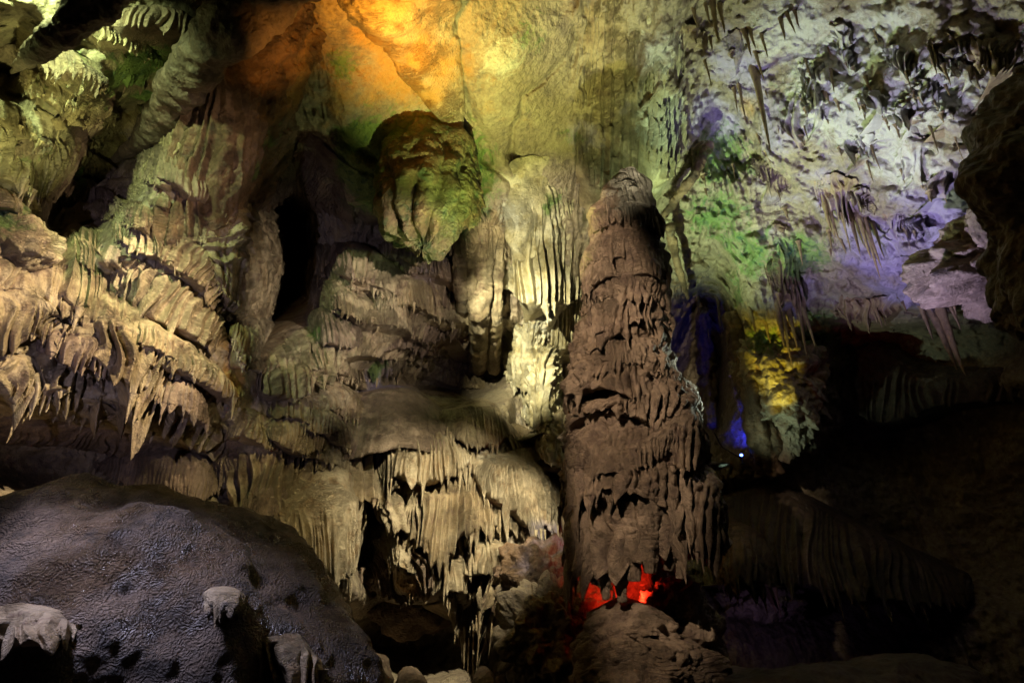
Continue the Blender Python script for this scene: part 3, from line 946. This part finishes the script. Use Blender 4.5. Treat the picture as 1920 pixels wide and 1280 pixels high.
D([(498, 625), (530, 575), (590, 548), (660, 560), (715, 610), (750, 680)], [(500, 700), (540, 705), (590, 712), (640, 700), (690, 715), (748, 692)], 'tan', 'broad mossy toadstool of flowstone with fluted sides', GM, pb=1.25, tl=.24, sp=.12, amp=.10, v0=.35, bulge=.35)
D([(498, 690), (530, 676), (565, 676), (602, 690)], [(496, 735), (525, 745), (560, 748), (604, 722)], 'tan', 'bulging fluted foot under the mossy toadstool', GM, pb=1.25, tl=.08, sp=.12, amp=.10, v0=0, bulge=.25)
D([(755, 470), (800, 455), (850, 480), (880, 520)], [(770, 545), (810, 565), (850, 580), (890, 600)], 'brown', 'dark purple brown rippled slope above the twin shells', GM, pb=.45, tl=.06, sp=.2, amp=.06, bulge=.2, terr=.05, nterr=4, ice=False)
D([(750, 555), (800, 556), (850, 580), (890, 612), (915, 660)], [(752, 605), (780, 632), (815, 634), (850, 622), (905, 680)], 'brown', 'long drooping arm of flowstone with a ragged edge', GM, pb=1.1, tl=.2, sp=.085, amp=.06, v0=.25, bulge=.25)
D([(806, 628), (840, 602), (880, 608), (912, 650)], [(800, 645), (840, 655), (880, 672), (908, 684)], 'brown', 'upper of two overlapping shells at the end of the drooping arm', GM, pb=1.3, tl=.05, sp=.07, amp=.02, bulge=.2)
D([(778, 650), (815, 640), (860, 662), (905, 692)], [(776, 662), (812, 674), (855, 694), (898, 694)], 'brown', 'lower of two overlapping shells above the black hollow', GM, pb=1.4, tl=.07, sp=.06, amp=.03, bulge=.15)
# pillars right of the arm
for i, (x0, y0, x1, y1, r, lab) in enumerate([(862, 445, 868, 610, 13, 'thin shaded pillar at the left of the four ringed pillars'), (885, 445, 882, 615, 11, 'slim pillar, second of the four ringed pillars'),
                                             (903, 450, 897, 668, 20, 'stout ringed pillar made of stacked cups'), (930, 450, 925, 672, 15, 'pale smooth pillar at the right of the four ringed pillars')]):
    tube('flowstone_pillar', [(x0, y0 - 30, .0), ((x0 * 2 + x1) / 3, (y0 * 2 + y1) / 3, .42), ((x0 + x1 * 2) / 3, (y0 + 2 * y1) / 3, .5), (x1, y1 + 20, .5)], [r * 1.2, r, r * .95, r * .8], 'tan', 30 + i, .12, lab, 'pillar', 'ringed pillars beside the curtain', ridge=.22 if i == 2 else .1, lob=.1)
D([(835, 420), (880, 400), (920, 405), (955, 420)], [(848, 470), (880, 478), (915, 476), (945, 486)], 'tan', 'fluted hood joining the four ringed pillars to the ceiling', GM, pb=1.0, tl=.2, sp=.09, amp=.06, v0=0)
# shelf
D([(480, 800), (560, 760), (700, 730), (850, 740), (960, 790)], [(500, 960), (620, 930), (760, 940), (880, 930), (980, 900)], 'tan', 'sloping apron of flowstone behind the small lit caps', GM, pb=.75, tl=.2, sp=.12, amp=.08, v0=.3, bulge=.1)
D([(575, 800), (640, 752), (700, 728), (770, 735), (830, 770), (870, 800)], [(590, 862), (650, 862), (715, 845), (765, 838), (820, 850), (870, 860)], 'brown', 'smooth purple grey swelling of rock in the middle of the wall', GM, pb=1.1, tl=.04, sp=.3, amp=.03, bulge=.22, rough=.06, ice=False, wr=.006)
D([(585, 850), (640, 822), (700, 795), (760, 790), (820, 800), (885, 845)], [(600, 880), (650, 892), (690, 912), (740, 892), (800, 905), (850, 890), (890, 880)], 'buff', 'bright lit fringe pouring off the purple grey swelling', GM, pb=1.45, tl=.34, sp=.085, amp=.07, v0=.25, bulge=.12)
D([(672, 876), (705, 862), (745, 882)], [(676, 915), (700, 925), (742, 915)], 'buff', 'small forked hood below the bright lit fringe', GM, pb=1.6, tl=.2, sp=.08, amp=.05, v0=.1, bulge=.08)
D([(588, 748), (620, 724), (658, 742)], [(586, 758), (622, 766), (660, 758)], 'buff', 'small bright cap like a mushroom above the swelling', GM, pb=1.3, tl=.06, sp=.045, amp=.02)
D([(548, 770), (590, 760), (640, 792)], [(565, 795), (600, 812), (638, 806)], 'buff', 'bright ragged lip below the small cap', GM, pb=1.25, tl=.08, sp=.045, amp=.03)
D([(500, 800), (545, 764), (575, 775), (606, 822)], [(508, 822), (545, 842), (575, 850), (604, 838)], 'tan', 'rounded fringed lobe left of the bright ragged lip', GM, pb=1.2, tl=.1, sp=.05, amp=.03, bulge=.2)
D([(812, 780), (860, 755), (915, 752), (948, 790)], [(825, 805), (865, 822), (905, 835), (950, 820)], 'tan', 'rounded brow with narrow hanging folds left of the dark opening', GM, pb=1.1, tl=.34, sp=.075, amp=.06, v0=.35, bulge=.15)
D([(872, 876), (915, 856), (975, 835), (1030, 815), (1075, 810)], [(885, 888), (915, 925), (960, 955), (1020, 985), (1075, 950)], 'buff', 'bright spur of flowstone with a long glowing fringe beside the column', GM, pb=1.9, tl=.50, sp=.085, amp=.08, v0=.3, bulge=.2)
D([(764, 960), (800, 912), (860, 892), (925, 935)], [(762, 990), (790, 1025), (830, 1050), (870, 1005), (922, 975)], 'tan', 'tall hood with long folded tails in the middle of the lower wall', GM, pb=1.5, tl=.45, sp=.11, amp=.09, v0=.2, bulge=.12)
D([(704, 935), (728, 920), (762, 945)], [(715, 965), (738, 990), (760, 990)], 'tan', 'bulbous drip beside the narrow black slot', GM, pb=1.4, tl=.16, sp=.15, amp=.08, v0=0, bulge=.2)
D([(838, 1060), (865, 1010), (920, 985), (970, 1015), (1012, 1090)], [(840, 1130), (870, 1175), (910, 1140), (960, 1125), (1010, 1120)], 'tan', 'lowest great hood whose tails hang into the black pit', GM, pb=1.8, tl=.60, sp=.10, amp=.09, v0=.2, bulge=.12)
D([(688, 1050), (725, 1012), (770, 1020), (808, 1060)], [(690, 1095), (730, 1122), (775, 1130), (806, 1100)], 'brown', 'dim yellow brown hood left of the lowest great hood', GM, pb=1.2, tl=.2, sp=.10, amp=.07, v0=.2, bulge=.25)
lump('rock_block', 765, 1150, 62, 36, 'umber', prot=.6, seed=33, rough=.2, label='dark block of rock wedged above the black pit')
lump('rock_block', 1040, 1190, 95, 90, 'wall', prot=1.0, seed=34, rough=.22, freq=2.2, label='lilac grey boulder left of the column base')
lump('rock_block', 1010, 1095, 80, 70, 'umber', prot=.4, seed=35, rough=.22, freq=2.2, label='cracked lilac grey block under the bright spur')
for i, (x, y, r, h, lab) in enumerate([(702, 1262, 20, 50, 'stubby stalagmite right of the wet boulder'), (768, 1282, 19, 36, 'round topped stalagmite in the mouth of the black pit'), (905, 1280, 18, 40, 'twin tipped stalagmite under the lowest great hood'), (938, 1290, 13, 40, 'thin stalagmite between the twin tipped one and the boulder')]):
    tube('stalagmite', [(x + 4, y + h * 1.6, 1.4), (x + 2, y + h * .5, 1.4), (x, y - h * .3, 1.4), (x, y - h * .55, 1.4)], [r * 1.4, r * 1.15, r * .9, r * .25], 'brown', 50 + i, .18, lab, 'stalagmite', 'stalagmites at the foot of the middle wall', ridge=.15)

# ------------------------------------------------------------------ yellow curtain between ceiling and shelf
GY = 'yellow lit curtains behind the column'
D([(940, 400), (975, 360), (1030, 350), (1085, 370)], [(940, 520), (975, 560), (1030, 570), (1090, 560)], 'cream', 'upper yellow curtain hanging from the smooth ceiling', GY, name='curtain', pb=.8, tl=.4, sp=.14, amp=.13, v0=-.2, bulge=.1)
D([(1000, 480), (1040, 470), (1095, 480)], [(990, 640), (1040, 660), (1095, 620)], 'cream', 'pale straight curtain touching the left side of the column', GY, name='curtain', pb=1.0, tl=.3, sp=.11, amp=.10, v0=-.2, bulge=.1)
D([(950, 560), (985, 540), (1040, 560)], [(948, 700), (985, 730), (1045, 690)], 'cream', 'lumpy lower curtain with broken drips', GY, name='curtain', pb=1.1, tl=.3, sp=.12, amp=.12, v0=-.2, bulge=.15, lump=.12)
D([(985, 660), (1015, 640), (1050, 670)], [(985, 780), (1015, 810), (1050, 790)], 'cream', 'bright knobbly leg reaching down to the shelf', GY, name='curtain', pb=1.4, tl=.15, sp=.16, amp=.12, v0=-.2, bulge=.2, lump=.14)
D([(1005, 775), (1040, 765), (1085, 790)], [(1000, 850), (1040, 870), (1085, 865)], 'buff', 'knobbly cascade joining the shelf to the column', GY, name='curtain', pb=1.7, tl=.1, sp=.16, amp=.1, v0=-.2, bulge=.2, lump=.14)
D([(925, 335), (965, 300), (1020, 290), (1075, 330)], [(938, 430), (965, 470), (1005, 478), (1060, 430)], 'cream', 'smooth cream tongue of ceiling rock above the yellow curtains', GY, name='curtain', pb=.5, tl=.12, sp=.3, amp=.06, v0=.2, bulge=.2, wr=.004)
# fluted rock above the column
D([(1075, -80), (1120, -90), (1180, -90), (1240, -80)], [(1080, 290), (1120, 350), (1180, 360), (1215, 320)], 'tan', 'tall fluted curtain of grey rock running up from the column to the ceiling', GY, name='curtain', pb=.8, tl=.2, sp=.16, amp=.11, v0=-.3, bulge=.2, rough=.14)
D([(1195, -60), (1230, -60), (1275, -50)], [(1205, 230), (1240, 330), (1285, 290)], 'cream', 'bright greenish curtain right of the tall fluted one', GY, name='curtain', pb=.6, tl=.25, sp=.15, amp=.14, v0=-.3, bulge=.15, rough=.1, lump=.15)

# ------------------------------------------------------------------ the great column
CD = 8.2          # metres from the eye


def ring_at(cx, cy, hw, dist, asp=.85, n=14, seed=0, wob=.14):
    c = at(cx, cy, dist)
    r = hw * dist / F
    a = np.linspace(0, 2 * np.pi, n, endpoint=False)
    rs = np.random.RandomState(seed)
    w = 1 + wob * rs.uniform(-1, 1, n)
    # tilt the ring a little so that the lip is not a level circle
    tz = r * (min(hw / 110, 1) * .20 * np.sin(a + rs.rand() * 6) + min(hw / 110, 1) * .12 * np.sin(3 * a + rs.rand() * 6))
    return np.stack([c[0] + r * w * np.cos(a), c[1] + r * asp * w * np.sin(a), c[2] + tz], 1)


col = empty('flowstone_column', at(1200, 1130, CD), 'tall brown flowstone column of stacked drapery tiers standing in the middle of the cave', 'column')
TIERS = [  # top: x y half width; lip: x y half width; pleat, tooth, amp
    (1180, 326, 5, 1174, 405, 50, .10, .06, .05, .02),
    (1175, 375, 42, 1172, 470, 60, .09, .10, .06, .02),
    (1172, 445, 52, 1174, 545, 76, .08, .20, .05, .02),
    (1174, 515, 62, 1172, 590, 74, .10, .14, .06, .05),
    (1172, 560, 62, 1166, 660, 82, .10, .20, .07, .04),
    (1166, 630, 70, 1162, 730, 92, .13, .12, .07, .06),
    (1168, 690, 78, 1180, 770, 112, .13, .14, .07, .06),
    (1180, 750, 92, 1190, 830, 120, .14, .14, .08, .07),
    (1190, 805, 100, 1194, 905, 124, .09, .18, .07, .05),
    (1194, 875, 104, 1206, 960, 132, .12, .26, .09, .05),
]
for i, (x0, y0, h0, x1, y1, h1, sp, tl, am, lm) in enumerate(TIERS):
    A3 = ring_at(x0, y0, h0, CD + .02, seed=i)
    B3 = ring_at(x1, y1, h1, CD - .02, seed=i + 40)
    drape('drapery_tier', None, None, 'brown', pt=0, pb=0, sp=sp, tl=tl, amp=am * .8, v0=.25, bulge=.06, rough=.10, wr=.006 + .012 * min(h1 / 110, 1), seed=100 + i, ring=(A3, B3, h1 * 6.2, (y1 - y0) * 1.25), parent=col, under=.25, lump=lm * 1.7)
# finer fringes between the tiers
for i, (y, x, hw) in enumerate([(372, 1177, 36), (402, 1175, 50), (440, 1172, 62), (505, 1173, 69), (570, 1172, 76), (625, 1168, 80), (695, 1164, 88), (750, 1172, 102), (800, 1184, 117), (868, 1192, 123)]):
    drape('fine_fringe', None, None, 'brown', pt=0, pb=0, sp=.055, tl=.13, amp=.035, v0=.1, bulge=.05, rough=.06, wr=.008, seed=180 + i, ring=(ring_at(x, y - 45, hw - 16, CD, seed=i + 200), ring_at(x, y + 8, hw + 1, CD - .02, seed=i + 220), hw * 6.2, 66), parent=col, under=.2, lump=.06)
# long hanging skirt around the red hollow
A3 = ring_at(1208, 930, 108, CD, seed=70)
B3 = ring_at(1205, 1036, 122, CD - .05, seed=71, wob=.06)
drape('hanging_skirt', None, None, 'brown', pt=0, pb=0, sp=.17, tl=.55, amp=.14, v0=-.1, bulge=.05, rough=.05, seed=131, ring=(A3, B3, 122 * 6.2, 150), parent=col, under=.12, lump=.05)
for i, (x0, y0, y1, r) in enumerate([(1160, 930, 1130, 13), (1130, 950, 1125, 12), (1182, 940, 1090, 19), (1212, 930, 1075, 20), (1268, 900, 1085, 13), (1250, 960, 1070, 15), (1108, 960, 1090, 12), (1295, 920, 1040, 18), (1322, 930, 1060, 15)]):
    o = tube('hanging_pipe', [(x0, y0, 0.0), (x0 + 2, (y0 * 2 + y1) / 3, .02), (x0 + 4, (y0 + 2 * y1) / 3, .02), (x0 + 6, y1, 0)], [r, r * 1.1, r * .95, r * .55], 'brown', 60 + i, .14, parent=col, base=CD - .72 + .3 * abs(x0 - 1205) / 110, ridge=.12, lob=.1)
# right hand lobes of the column
A = [(1245, 770), (1275, 755), (1300, 775), (1318, 820)]
for i, (tp, bt, lm) in enumerate([([(1232, 770), (1262, 750), (1300, 770), (1320, 830)], [(1228, 850), (1262, 872), (1300, 880), (1326, 870)], .05),
                                  ([(1275, 880), (1305, 862), (1335, 880), (1352, 940)], [(1282, 1000), (1305, 1030), (1330, 1045), (1356, 1010)], .07),
                                  ([(1085, 850), (1120, 810), (1170, 790), (1222, 830)], [(1078, 910), (1120, 935), (1170, 930), (1228, 905)], .10)]):
    drape('side_drapery', tp, bt, 'brown', pt=.25, pb=.75, sp=.09, tl=.22, amp=.07, v0=.2, bulge=.12, seed=150 + i, parent=col, base=CD, lump=lm)
lump('core', 1215, 1040, 62, 130, 'brown', dist=CD + 1.1, dep=.3, seed=80, rough=.15, parent=col, pleat=.1)
base = empty('column_base', at(1210, 1330, CD - .2), 'knobbly brown stalagmite base under the column with a red glow above it', 'stalagmite')
for i, (x0, y0, h0, x1, y1, h1, am, lm) in enumerate([(1165, 1122, 14, 1185, 1205, 72, .05, .09), (1186, 1180, 60, 1200, 1265, 104, .05, .09), (1196, 1235, 90, 1215, 1420, 142, .05, .08)]):
    drape('base_tier', None, None, 'brown', pt=0, pb=0, sp=.3, tl=.04, amp=am, v0=.1, bulge=.12, rough=.08, wr=.02, seed=170 + i, ring=(ring_at(x0, y0, h0, CD - .15, seed=i + 90), ring_at(x1, y1, h1, CD - .2, seed=i + 95), h1 * 6.2, (y1 - y0) * 1.2), parent=base, under=.3, lump=lm, ice=False)
lump('base_shoulder', 1275, 1180, 62, 75, 'brown', dist=CD + .5, seed=83, rough=.2, bub=.15, parent=base)

# ------------------------------------------------------------------ wet boulder at the lower left
BD = 6.2
boul = lump('boulder', 130, 1365, 385, 320, 'glossy', dist=BD, dep=1.5, seed=12, rough=.09, freq=1.4, bub=.06, rot=0, res=.9, label='huge wet glittering boulder filling the lower left corner', cat='boulder')
bc, bs = at(130, 1365, BD), BD / F


def on_boulder(px, py):
    """where the line of sight meets the boulder's ellipsoid"""
    o = CAM - bc
    d = dirs(np.array(px, float), np.array(py, float))
    sc = np.array([1 / (385 * bs), 1 / 1.5, 1 / (320 * bs)])
    o, d = o * sc, d * sc
    A_, B_, C_ = d @ d, 2 * o @ d, o @ o - 1
    disc = max(B_ * B_ - 4 * A_ * C_, 0)
    assert A_ > 0
    return float((-B_ - math.sqrt(disc)) / (2 * A_))


drape('flowstone_shelf', [(383, 1120), (405, 1100), (440, 1100), (470, 1122)], [(390, 1132), (412, 1145), (440, 1148), (466, 1134)], 'buff', pt=-.02, pb=.34, sp=.05, tl=.10, amp=.02, seed=201, base=on_boulder, under=.3, label='small bright mushroom cap jutting from the wet boulder', cat='flowstone')
drape('flowstone_shelf', [(-80, 1150), (0, 1135), (70, 1130), (130, 1152), (165, 1185)], [(-80, 1205), (0, 1212), (50, 1216), (105, 1208), (155, 1190)], 'tan', pt=-.02, pb=.36, sp=.075, tl=.24, amp=.05, v0=.2, bulge=.06, seed=202, base=on_boulder, under=.3, label='fringed ledge on the wet boulder cut by the left edge', cat='flowstone')
drape('flowstone_shelf', [(470, 1200), (520, 1190), (575, 1205), (610, 1240)], [(480, 1290), (530, 1310), (575, 1310), (605, 1290)], 'buff', pt=-.03, pb=.12, sp=.09, tl=.2, amp=.05, v0=.0, bulge=.06, seed=203, base=lambda x, y: on_boulder(min(x, 520), y), under=.2, label='yellow drape running off the right end of the wet boulder', cat='flowstone')

# ------------------------------------------------------------------ right hand ceiling
GR = 'stalactites of the right ceiling'
pr = random.Random(5)
prf = random.Random(9)


def tuft(items, mat, lead, rest, group):
    items = sorted(items, key=lambda q: -q[2])
    for i, (x, y, L, w) in enumerate(items):
        p = hit(x, y, -.04)
        d = float(np.linalg.norm(p - CAM))
        o = icicle(p, (L * d / F + .1) * 1.1, w * d / F * .5, mat, None, pr)
        tag(o, lead if i == 0 else rest, 'stalactite', group)


def fin(top, bot, label, mat='drip', tl=.3, sp=.10, pb=.24, **kw):
    kw.setdefault('rough', .1)
    return D(top, bot, mat, label, 'ragged fins of the right ceiling', name='stalactite_fin', pb=pb, tl=tl, sp=sp, amp=kw.pop('amp', .06), v0=-.1, bulge=.05, **kw)


tuft([(1414, 130, 150, 17)], 'drip', 'lone long orange stalactite hanging from the lilac ceiling', '', GR)
tuft([(1385, 160, 60, 8), (1376, 165, 40, 6)], 'drip', 'longer of two thin drips left of the lone orange stalactite', 'shorter of two thin drips left of the lone orange stalactite', GR)
tuft([(1335, 0, 70, 12), (1348, 10, 45, 9), (1298, 10, 36, 9), (1322, 5, 40, 7)], 'drip', 'longest stalactite of the dark tuft at the top edge', 'short stalactite in the dark tuft at the top edge', GR)
tuft([(1395, 55, 48, 10), (1425, 55, 46, 9), (1405, 50, 36, 8)], 'drip', 'longest stalactite of the pair of spikes left of the brightest ceiling', 'short spike left of the brightest ceiling', GR)
tuft([(1462, 30, 40, 9), (1474, 20, 40, 8), (1488, 15, 34, 8)], 'drip', 'longest spike at the left rim of the brightest ceiling', 'short spike at the left rim of the brightest ceiling', GR)
fin([(1500, 130), (1530, 115), (1570, 120)], [(1490, 170), (1525, 200), (1560, 180)], 'ragged brown fin in the middle of the bright calcite')
fin([(1455, 190), (1490, 180), (1530, 200)], [(1455, 230), (1490, 260), (1525, 235)], 'shaded fin below the bright calcite patch')
fin([(1610, 180), (1640, 170), (1670, 185)], [(1612, 195), (1640, 202), (1662, 210)], 'dark wedge shaped fin high on the bright ceiling', tl=.2)
fin([(1605, 240), (1630, 232), (1650, 250)], [(1605, 262), (1626, 275), (1645, 270)], 'dark wedge shaped fin below the high one', tl=.2)
fin([(1660, 215), (1700, 195), (1740, 190)], [(1662, 232), (1700, 222), (1738, 210)], 'straight comb of drips on a diagonal rib', tl=.3, sp=.08)
fin([(1755, 195), (1775, 190), (1795, 200)], [(1755, 208), (1775, 216), (1792, 220)], 'short dark claw of drips right of the comb', tl=.2)
fin([(1760, 62), (1790, 55), (1825, 72)], [(1770, 76), (1800, 86), (1830, 96)], 'thin dark blade of drips near the top right', tl=.25)
fin([(1810, 80), (1860, 70), (1925, 90)], [(1810, 112), (1860, 128), (1925, 140)], 'broad brown blade at the top right edge', tl=.25, pb=.5)
fin([(1690, 270), (1715, 255), (1740, 275)], [(1688, 318), (1712, 330), (1738, 335)], 'long brown fin ending in spikes below the comb', tl=.35)
fin([(1515, 345), (1560, 325), (1600, 335), (1625, 360)], [(1530, 375), (1560, 390), (1595, 395), (1625, 400)], 'wide shaded fin carrying the thickest bunch of stalactites', tl=.4, sp=.09)
tuft([(1538 + i * 9 + pr.uniform(-4, 4), 365 + i * 4 + pr.uniform(-12, 12), pr.uniform(45, 100), pr.uniform(8, 14)) for i in range(11)], 'drip', 'longest stalactite of the thick bunch on the right ceiling', 'stalactite in the thick bunch on the right ceiling', GR)
fin([(1730, 325), (1755, 315), (1780, 340)], [(1732, 345), (1752, 362), (1775, 372)], 'pale fin above the rim of the dark hollow', tl=.25)
fin([(1285, 290), (1310, 270), (1335, 285)], [(1288, 310), (1308, 325), (1330, 330)], 'small yellow claw of drips right of the column top', tl=.3)
tube('rock_rib', [(1330, 270, .35), (1300, 330, .5), (1270, 370, .5), (1245, 405, .6)], [9, 9, 8, 6], 'umber', 91, .16, 'thin dark rib slanting down to the column top', 'rock rib')
tube('rock_rib', [(1255, 420, .9), (1262, 460, .9), (1275, 510, .9), (1290, 560, .9)], [8, 8, 6, 3], 'umber', 92, .16, 'narrow drip hanging close to the right side of the column', 'rock rib')
fin([(1430, 430), (1465, 420), (1510, 440)], [(1440, 530), (1475, 560), (1515, 545)], 'large dark drape in front of the green ceiling', tl=.5, sp=.13, pb=.7, mat='umber')
tuft([(1470 + pr.uniform(-18, 30), 555 + pr.uniform(-14, 30), pr.uniform(40, 100), pr.uniform(8, 14)) for i in range(9)], 'drip', 'longest stalactite below the large dark drape', 'stalactite below the large dark drape', GR)
tuft([(1585 + i * 11 + pr.uniform(-4, 4), 585 + pr.uniform(-14, 10) - i * 2, pr.uniform(22, 40), pr.uniform(9, 13)) for i in range(7)], 'drip', 'longest drip on the rim left of the dark ledge', 'short drip on the rim left of the dark ledge', GR)
fin([(1550, 560), (1590, 548), (1640, 555), (1690, 545)], [(1556, 585), (1590, 598), (1640, 600), (1690, 580)], 'brown lip at the lower rim of the lilac ceiling', tl=.2, pb=.5)
fin([(1680, 500), (1715, 470), (1765, 460), (1790, 480)], [(1680, 560), (1715, 572), (1750, 560), (1785, 520)], 'dark hanging boss at the rim of the lit ceiling', tl=.25, pb=.7, mat='umber', sp=.2)
tuft([(1738, 560, 100, 17), (1752, 545, 120, 18), (1722, 555, 60, 13), (1768, 535, 60, 13), (1775, 520, 50, 11)], 'drip', 'longest stalactite of the five hanging from the dark boss', 'shorter stalactite hanging from the dark boss', GR)
tuft([(1300 + i * 22 + pr.uniform(-8, 8), 560 + i * 4 + pr.uniform(-20, 30), pr.uniform(30, 90), pr.uniform(8, 13)) for i in range(7)], 'drip', 'longest stalactite over the blue lit recess', 'stalactite over the blue lit recess', GR)
tuft([(1290 + pr.uniform(0, 560), 40 + pr.uniform(0, 440), 14 + 46 * pr.random() ** 2.5, pr.uniform(4, 9)) for i in range(38)], 'drip', 'small stalactite on the lit right ceiling', 'small stalactite on the lit right ceiling', 'small stalactites scattered over the right ceiling')
tube('rock_pillar', [(1375, 590, .3), (1395, 680, .35), (1420, 780, .5), (1440, 880, .6)], [18, 20, 24, 26], 'umber', 95, .2, 'dark leaning pillar right of the blue lit recess', 'pillar', lob=.2)
tube('rock_pillar', [(1318, 580, .8), (1322, 650, .8), (1328, 720, .8), (1335, 800, .8)], [10, 14, 16, 8], 'drip', 96, .2, 'slim shaded pillar left of the blue lit recess', 'pillar', lob=.2)
lump('rock_mass', 1462, 715, 70, 120, 'wall', prot=.2, seed=97, rough=.16, freq=2.0, bub=.10, label='mossy bulge lit bright yellow above the blue lamp')
lump('rock_mass', 2125, 350, 170, 240, 'dark', dist=7.6, dep=1.0, seed=98, rough=.16, rot=18, label='dark shoulder of rock cut by the right edge')  # shadow on the shoulder is put into its dark colour
lump('rock_mass', 1900, 485, 105, 60, 'brown', dist=9.9, dep=1.0, seed=99, rough=.34, bub=.12, label='lilac rock below the dark shoulder at the right edge')
D([(1560, 690), (1650, 640), (1750, 680), (1930, 690)], [(1570, 760), (1660, 790), (1760, 760), (1930, 750)], 'dark', 'unlit ledge below the lilac ceiling', 'dark ledges at the lower right', pb=1.0, tl=.12, sp=.16, amp=.06)  # lack of light here is painted as a dark colour
D([(1345, 930), (1450, 905), (1560, 950), (1680, 1010), (1830, 1080)], [(1350, 1060), (1450, 1090), (1560, 1110), (1680, 1130), (1830, 1130)], 'dark', 'broad drapery lost in the dark right of the column', 'dark ledges at the lower right', pb=1.8, tl=.5, sp=.14, amp=.09, v0=.2, bulge=.3)  # fades by its dark colour, which stands in for shade
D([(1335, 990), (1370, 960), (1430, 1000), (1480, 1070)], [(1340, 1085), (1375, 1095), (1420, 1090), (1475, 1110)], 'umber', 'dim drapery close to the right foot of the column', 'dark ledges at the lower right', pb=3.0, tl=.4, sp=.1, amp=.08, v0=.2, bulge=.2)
lump('rock_block', 1440, 1130, 70, 26, 'wall', prot=1.0, seed=101, rough=.25, freq=2.5, label='violet lit block seen under the dim drapery')
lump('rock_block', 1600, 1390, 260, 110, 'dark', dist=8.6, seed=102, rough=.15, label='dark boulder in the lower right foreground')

for i in range(20):
    x, y = 1300 + prf.uniform(0, 540), 30 + prf.uniform(0, 420)
    w_, h_ = prf.uniform(18, 46), prf.uniform(14, 40)
    s_ = prf.uniform(-.2, .75) * w_
    fin([(x - w_, y - s_), (x - w_ * .3, y - s_ * .4 - 9), (x + w_ * .3, y + s_ * .3 - 9), (x + w_, y + s_)],
        [(x - w_ * .9, y - s_ + h_ * .4), (x - w_ * .3, y - s_ * .4 + h_ * .8), (x + w_ * .35, y + s_ * .4 + h_), (x + w_ * .95, y + s_ + h_ * .5)],
        'small ragged fin among many on the lit right ceiling', tl=prf.uniform(.15, .4), sp=prf.uniform(.07, .13), pb=prf.uniform(.14, .3), mat=prf.choice(['drip', 'drip', 'tan', 'brown']))

# ------------------------------------------------------------------ the blue lamp
lp = hit(1390, 853, .35)
lampo = empty('flood_light', lp - Z * .12, 'small blue floodlight shining in the dark recess right of the column', 'floodlight')
blue = bpy.data.materials.new('blue_lens')
blue.use_nodes = True
bb = blue.node_tree.nodes['Principled BSDF']
bb.inputs['Base Color'].default_value = (.05, .08, .5, 1)
bb.inputs['Emission Color'].default_value = (.12, .22, 1.0, 1)
bb.inputs['Emission Strength'].default_value = 9
metal = bpy.data.materials.new('black_metal')
metal.use_nodes = True
mb = metal.node_tree.nodes['Principled BSDF']
mb.inputs['Base Color'].default_value = (.03, .03, .035, 1)
mb.inputs['Metallic'].default_value = .7
mb.inputs['Roughness'].default_value = .45


def lathe(name, prof, n, mat, center, axis, parent):
    a = np.linspace(0, 2 * np.pi, n, endpoint=False)
    ax = np.asarray(axis, float) / np.linalg.norm(axis)
    s = np.cross(ax, Z)
    s /= np.linalg.norm(s)
    u = np.cross(s, ax)
    pr_ = np.array(prof, float)
    P = center + ax * pr_[:, 1][:, None, None] + pr_[:, 0][:, None, None] * (s * np.cos(a)[:, None] + u * np.sin(a)[:, None])[None]
    return link(name, P.reshape(-1, 3), grid_faces(len(pr_), n, True), mat, center, None, parent, stain=False)


ax = (CAM - lp) / np.linalg.norm(CAM - lp) + np.array([0.1, 0, .5])
lathe('housing', [(.002, -.13), (.02, -.13), (.03, -.10), (.035, 0), (.042, .01), (.035, .012), (.03, .0)], 20, metal, lp, ax, lampo)
lathe('lens', [(.001, .018), (.012, .016), (.024, .01), (.03, .004)], 20, blue, lp, ax, lampo)
lathe('bracket', [(.001, -.02), (.014, -.02), (.014, -.16), (.05, -.165), (.05, -.175), (.001, -.175)], 12, metal, lp - Z * .0, np.array([.01, 0, 1.0]), lampo)
cp, cl = spline([hit(1340, 812, .12), hit(1352, 835, .2), hit(1368, 846, .28), hit(1386, 857, .34)], 40)
ca = np.linspace(0, 2 * np.pi, 8, endpoint=False)
P = cp[:, None] + .013 * (RGT * np.cos(ca)[:, None] + UPV * np.sin(ca)[:, None])[None]
co = link('power_cable', P.reshape(-1, 3), grid_faces(40, 8, True), metal, cp[0], None, None, stain=False)
tag(co, 'thin cable curving down to the small blue floodlight', 'cable')
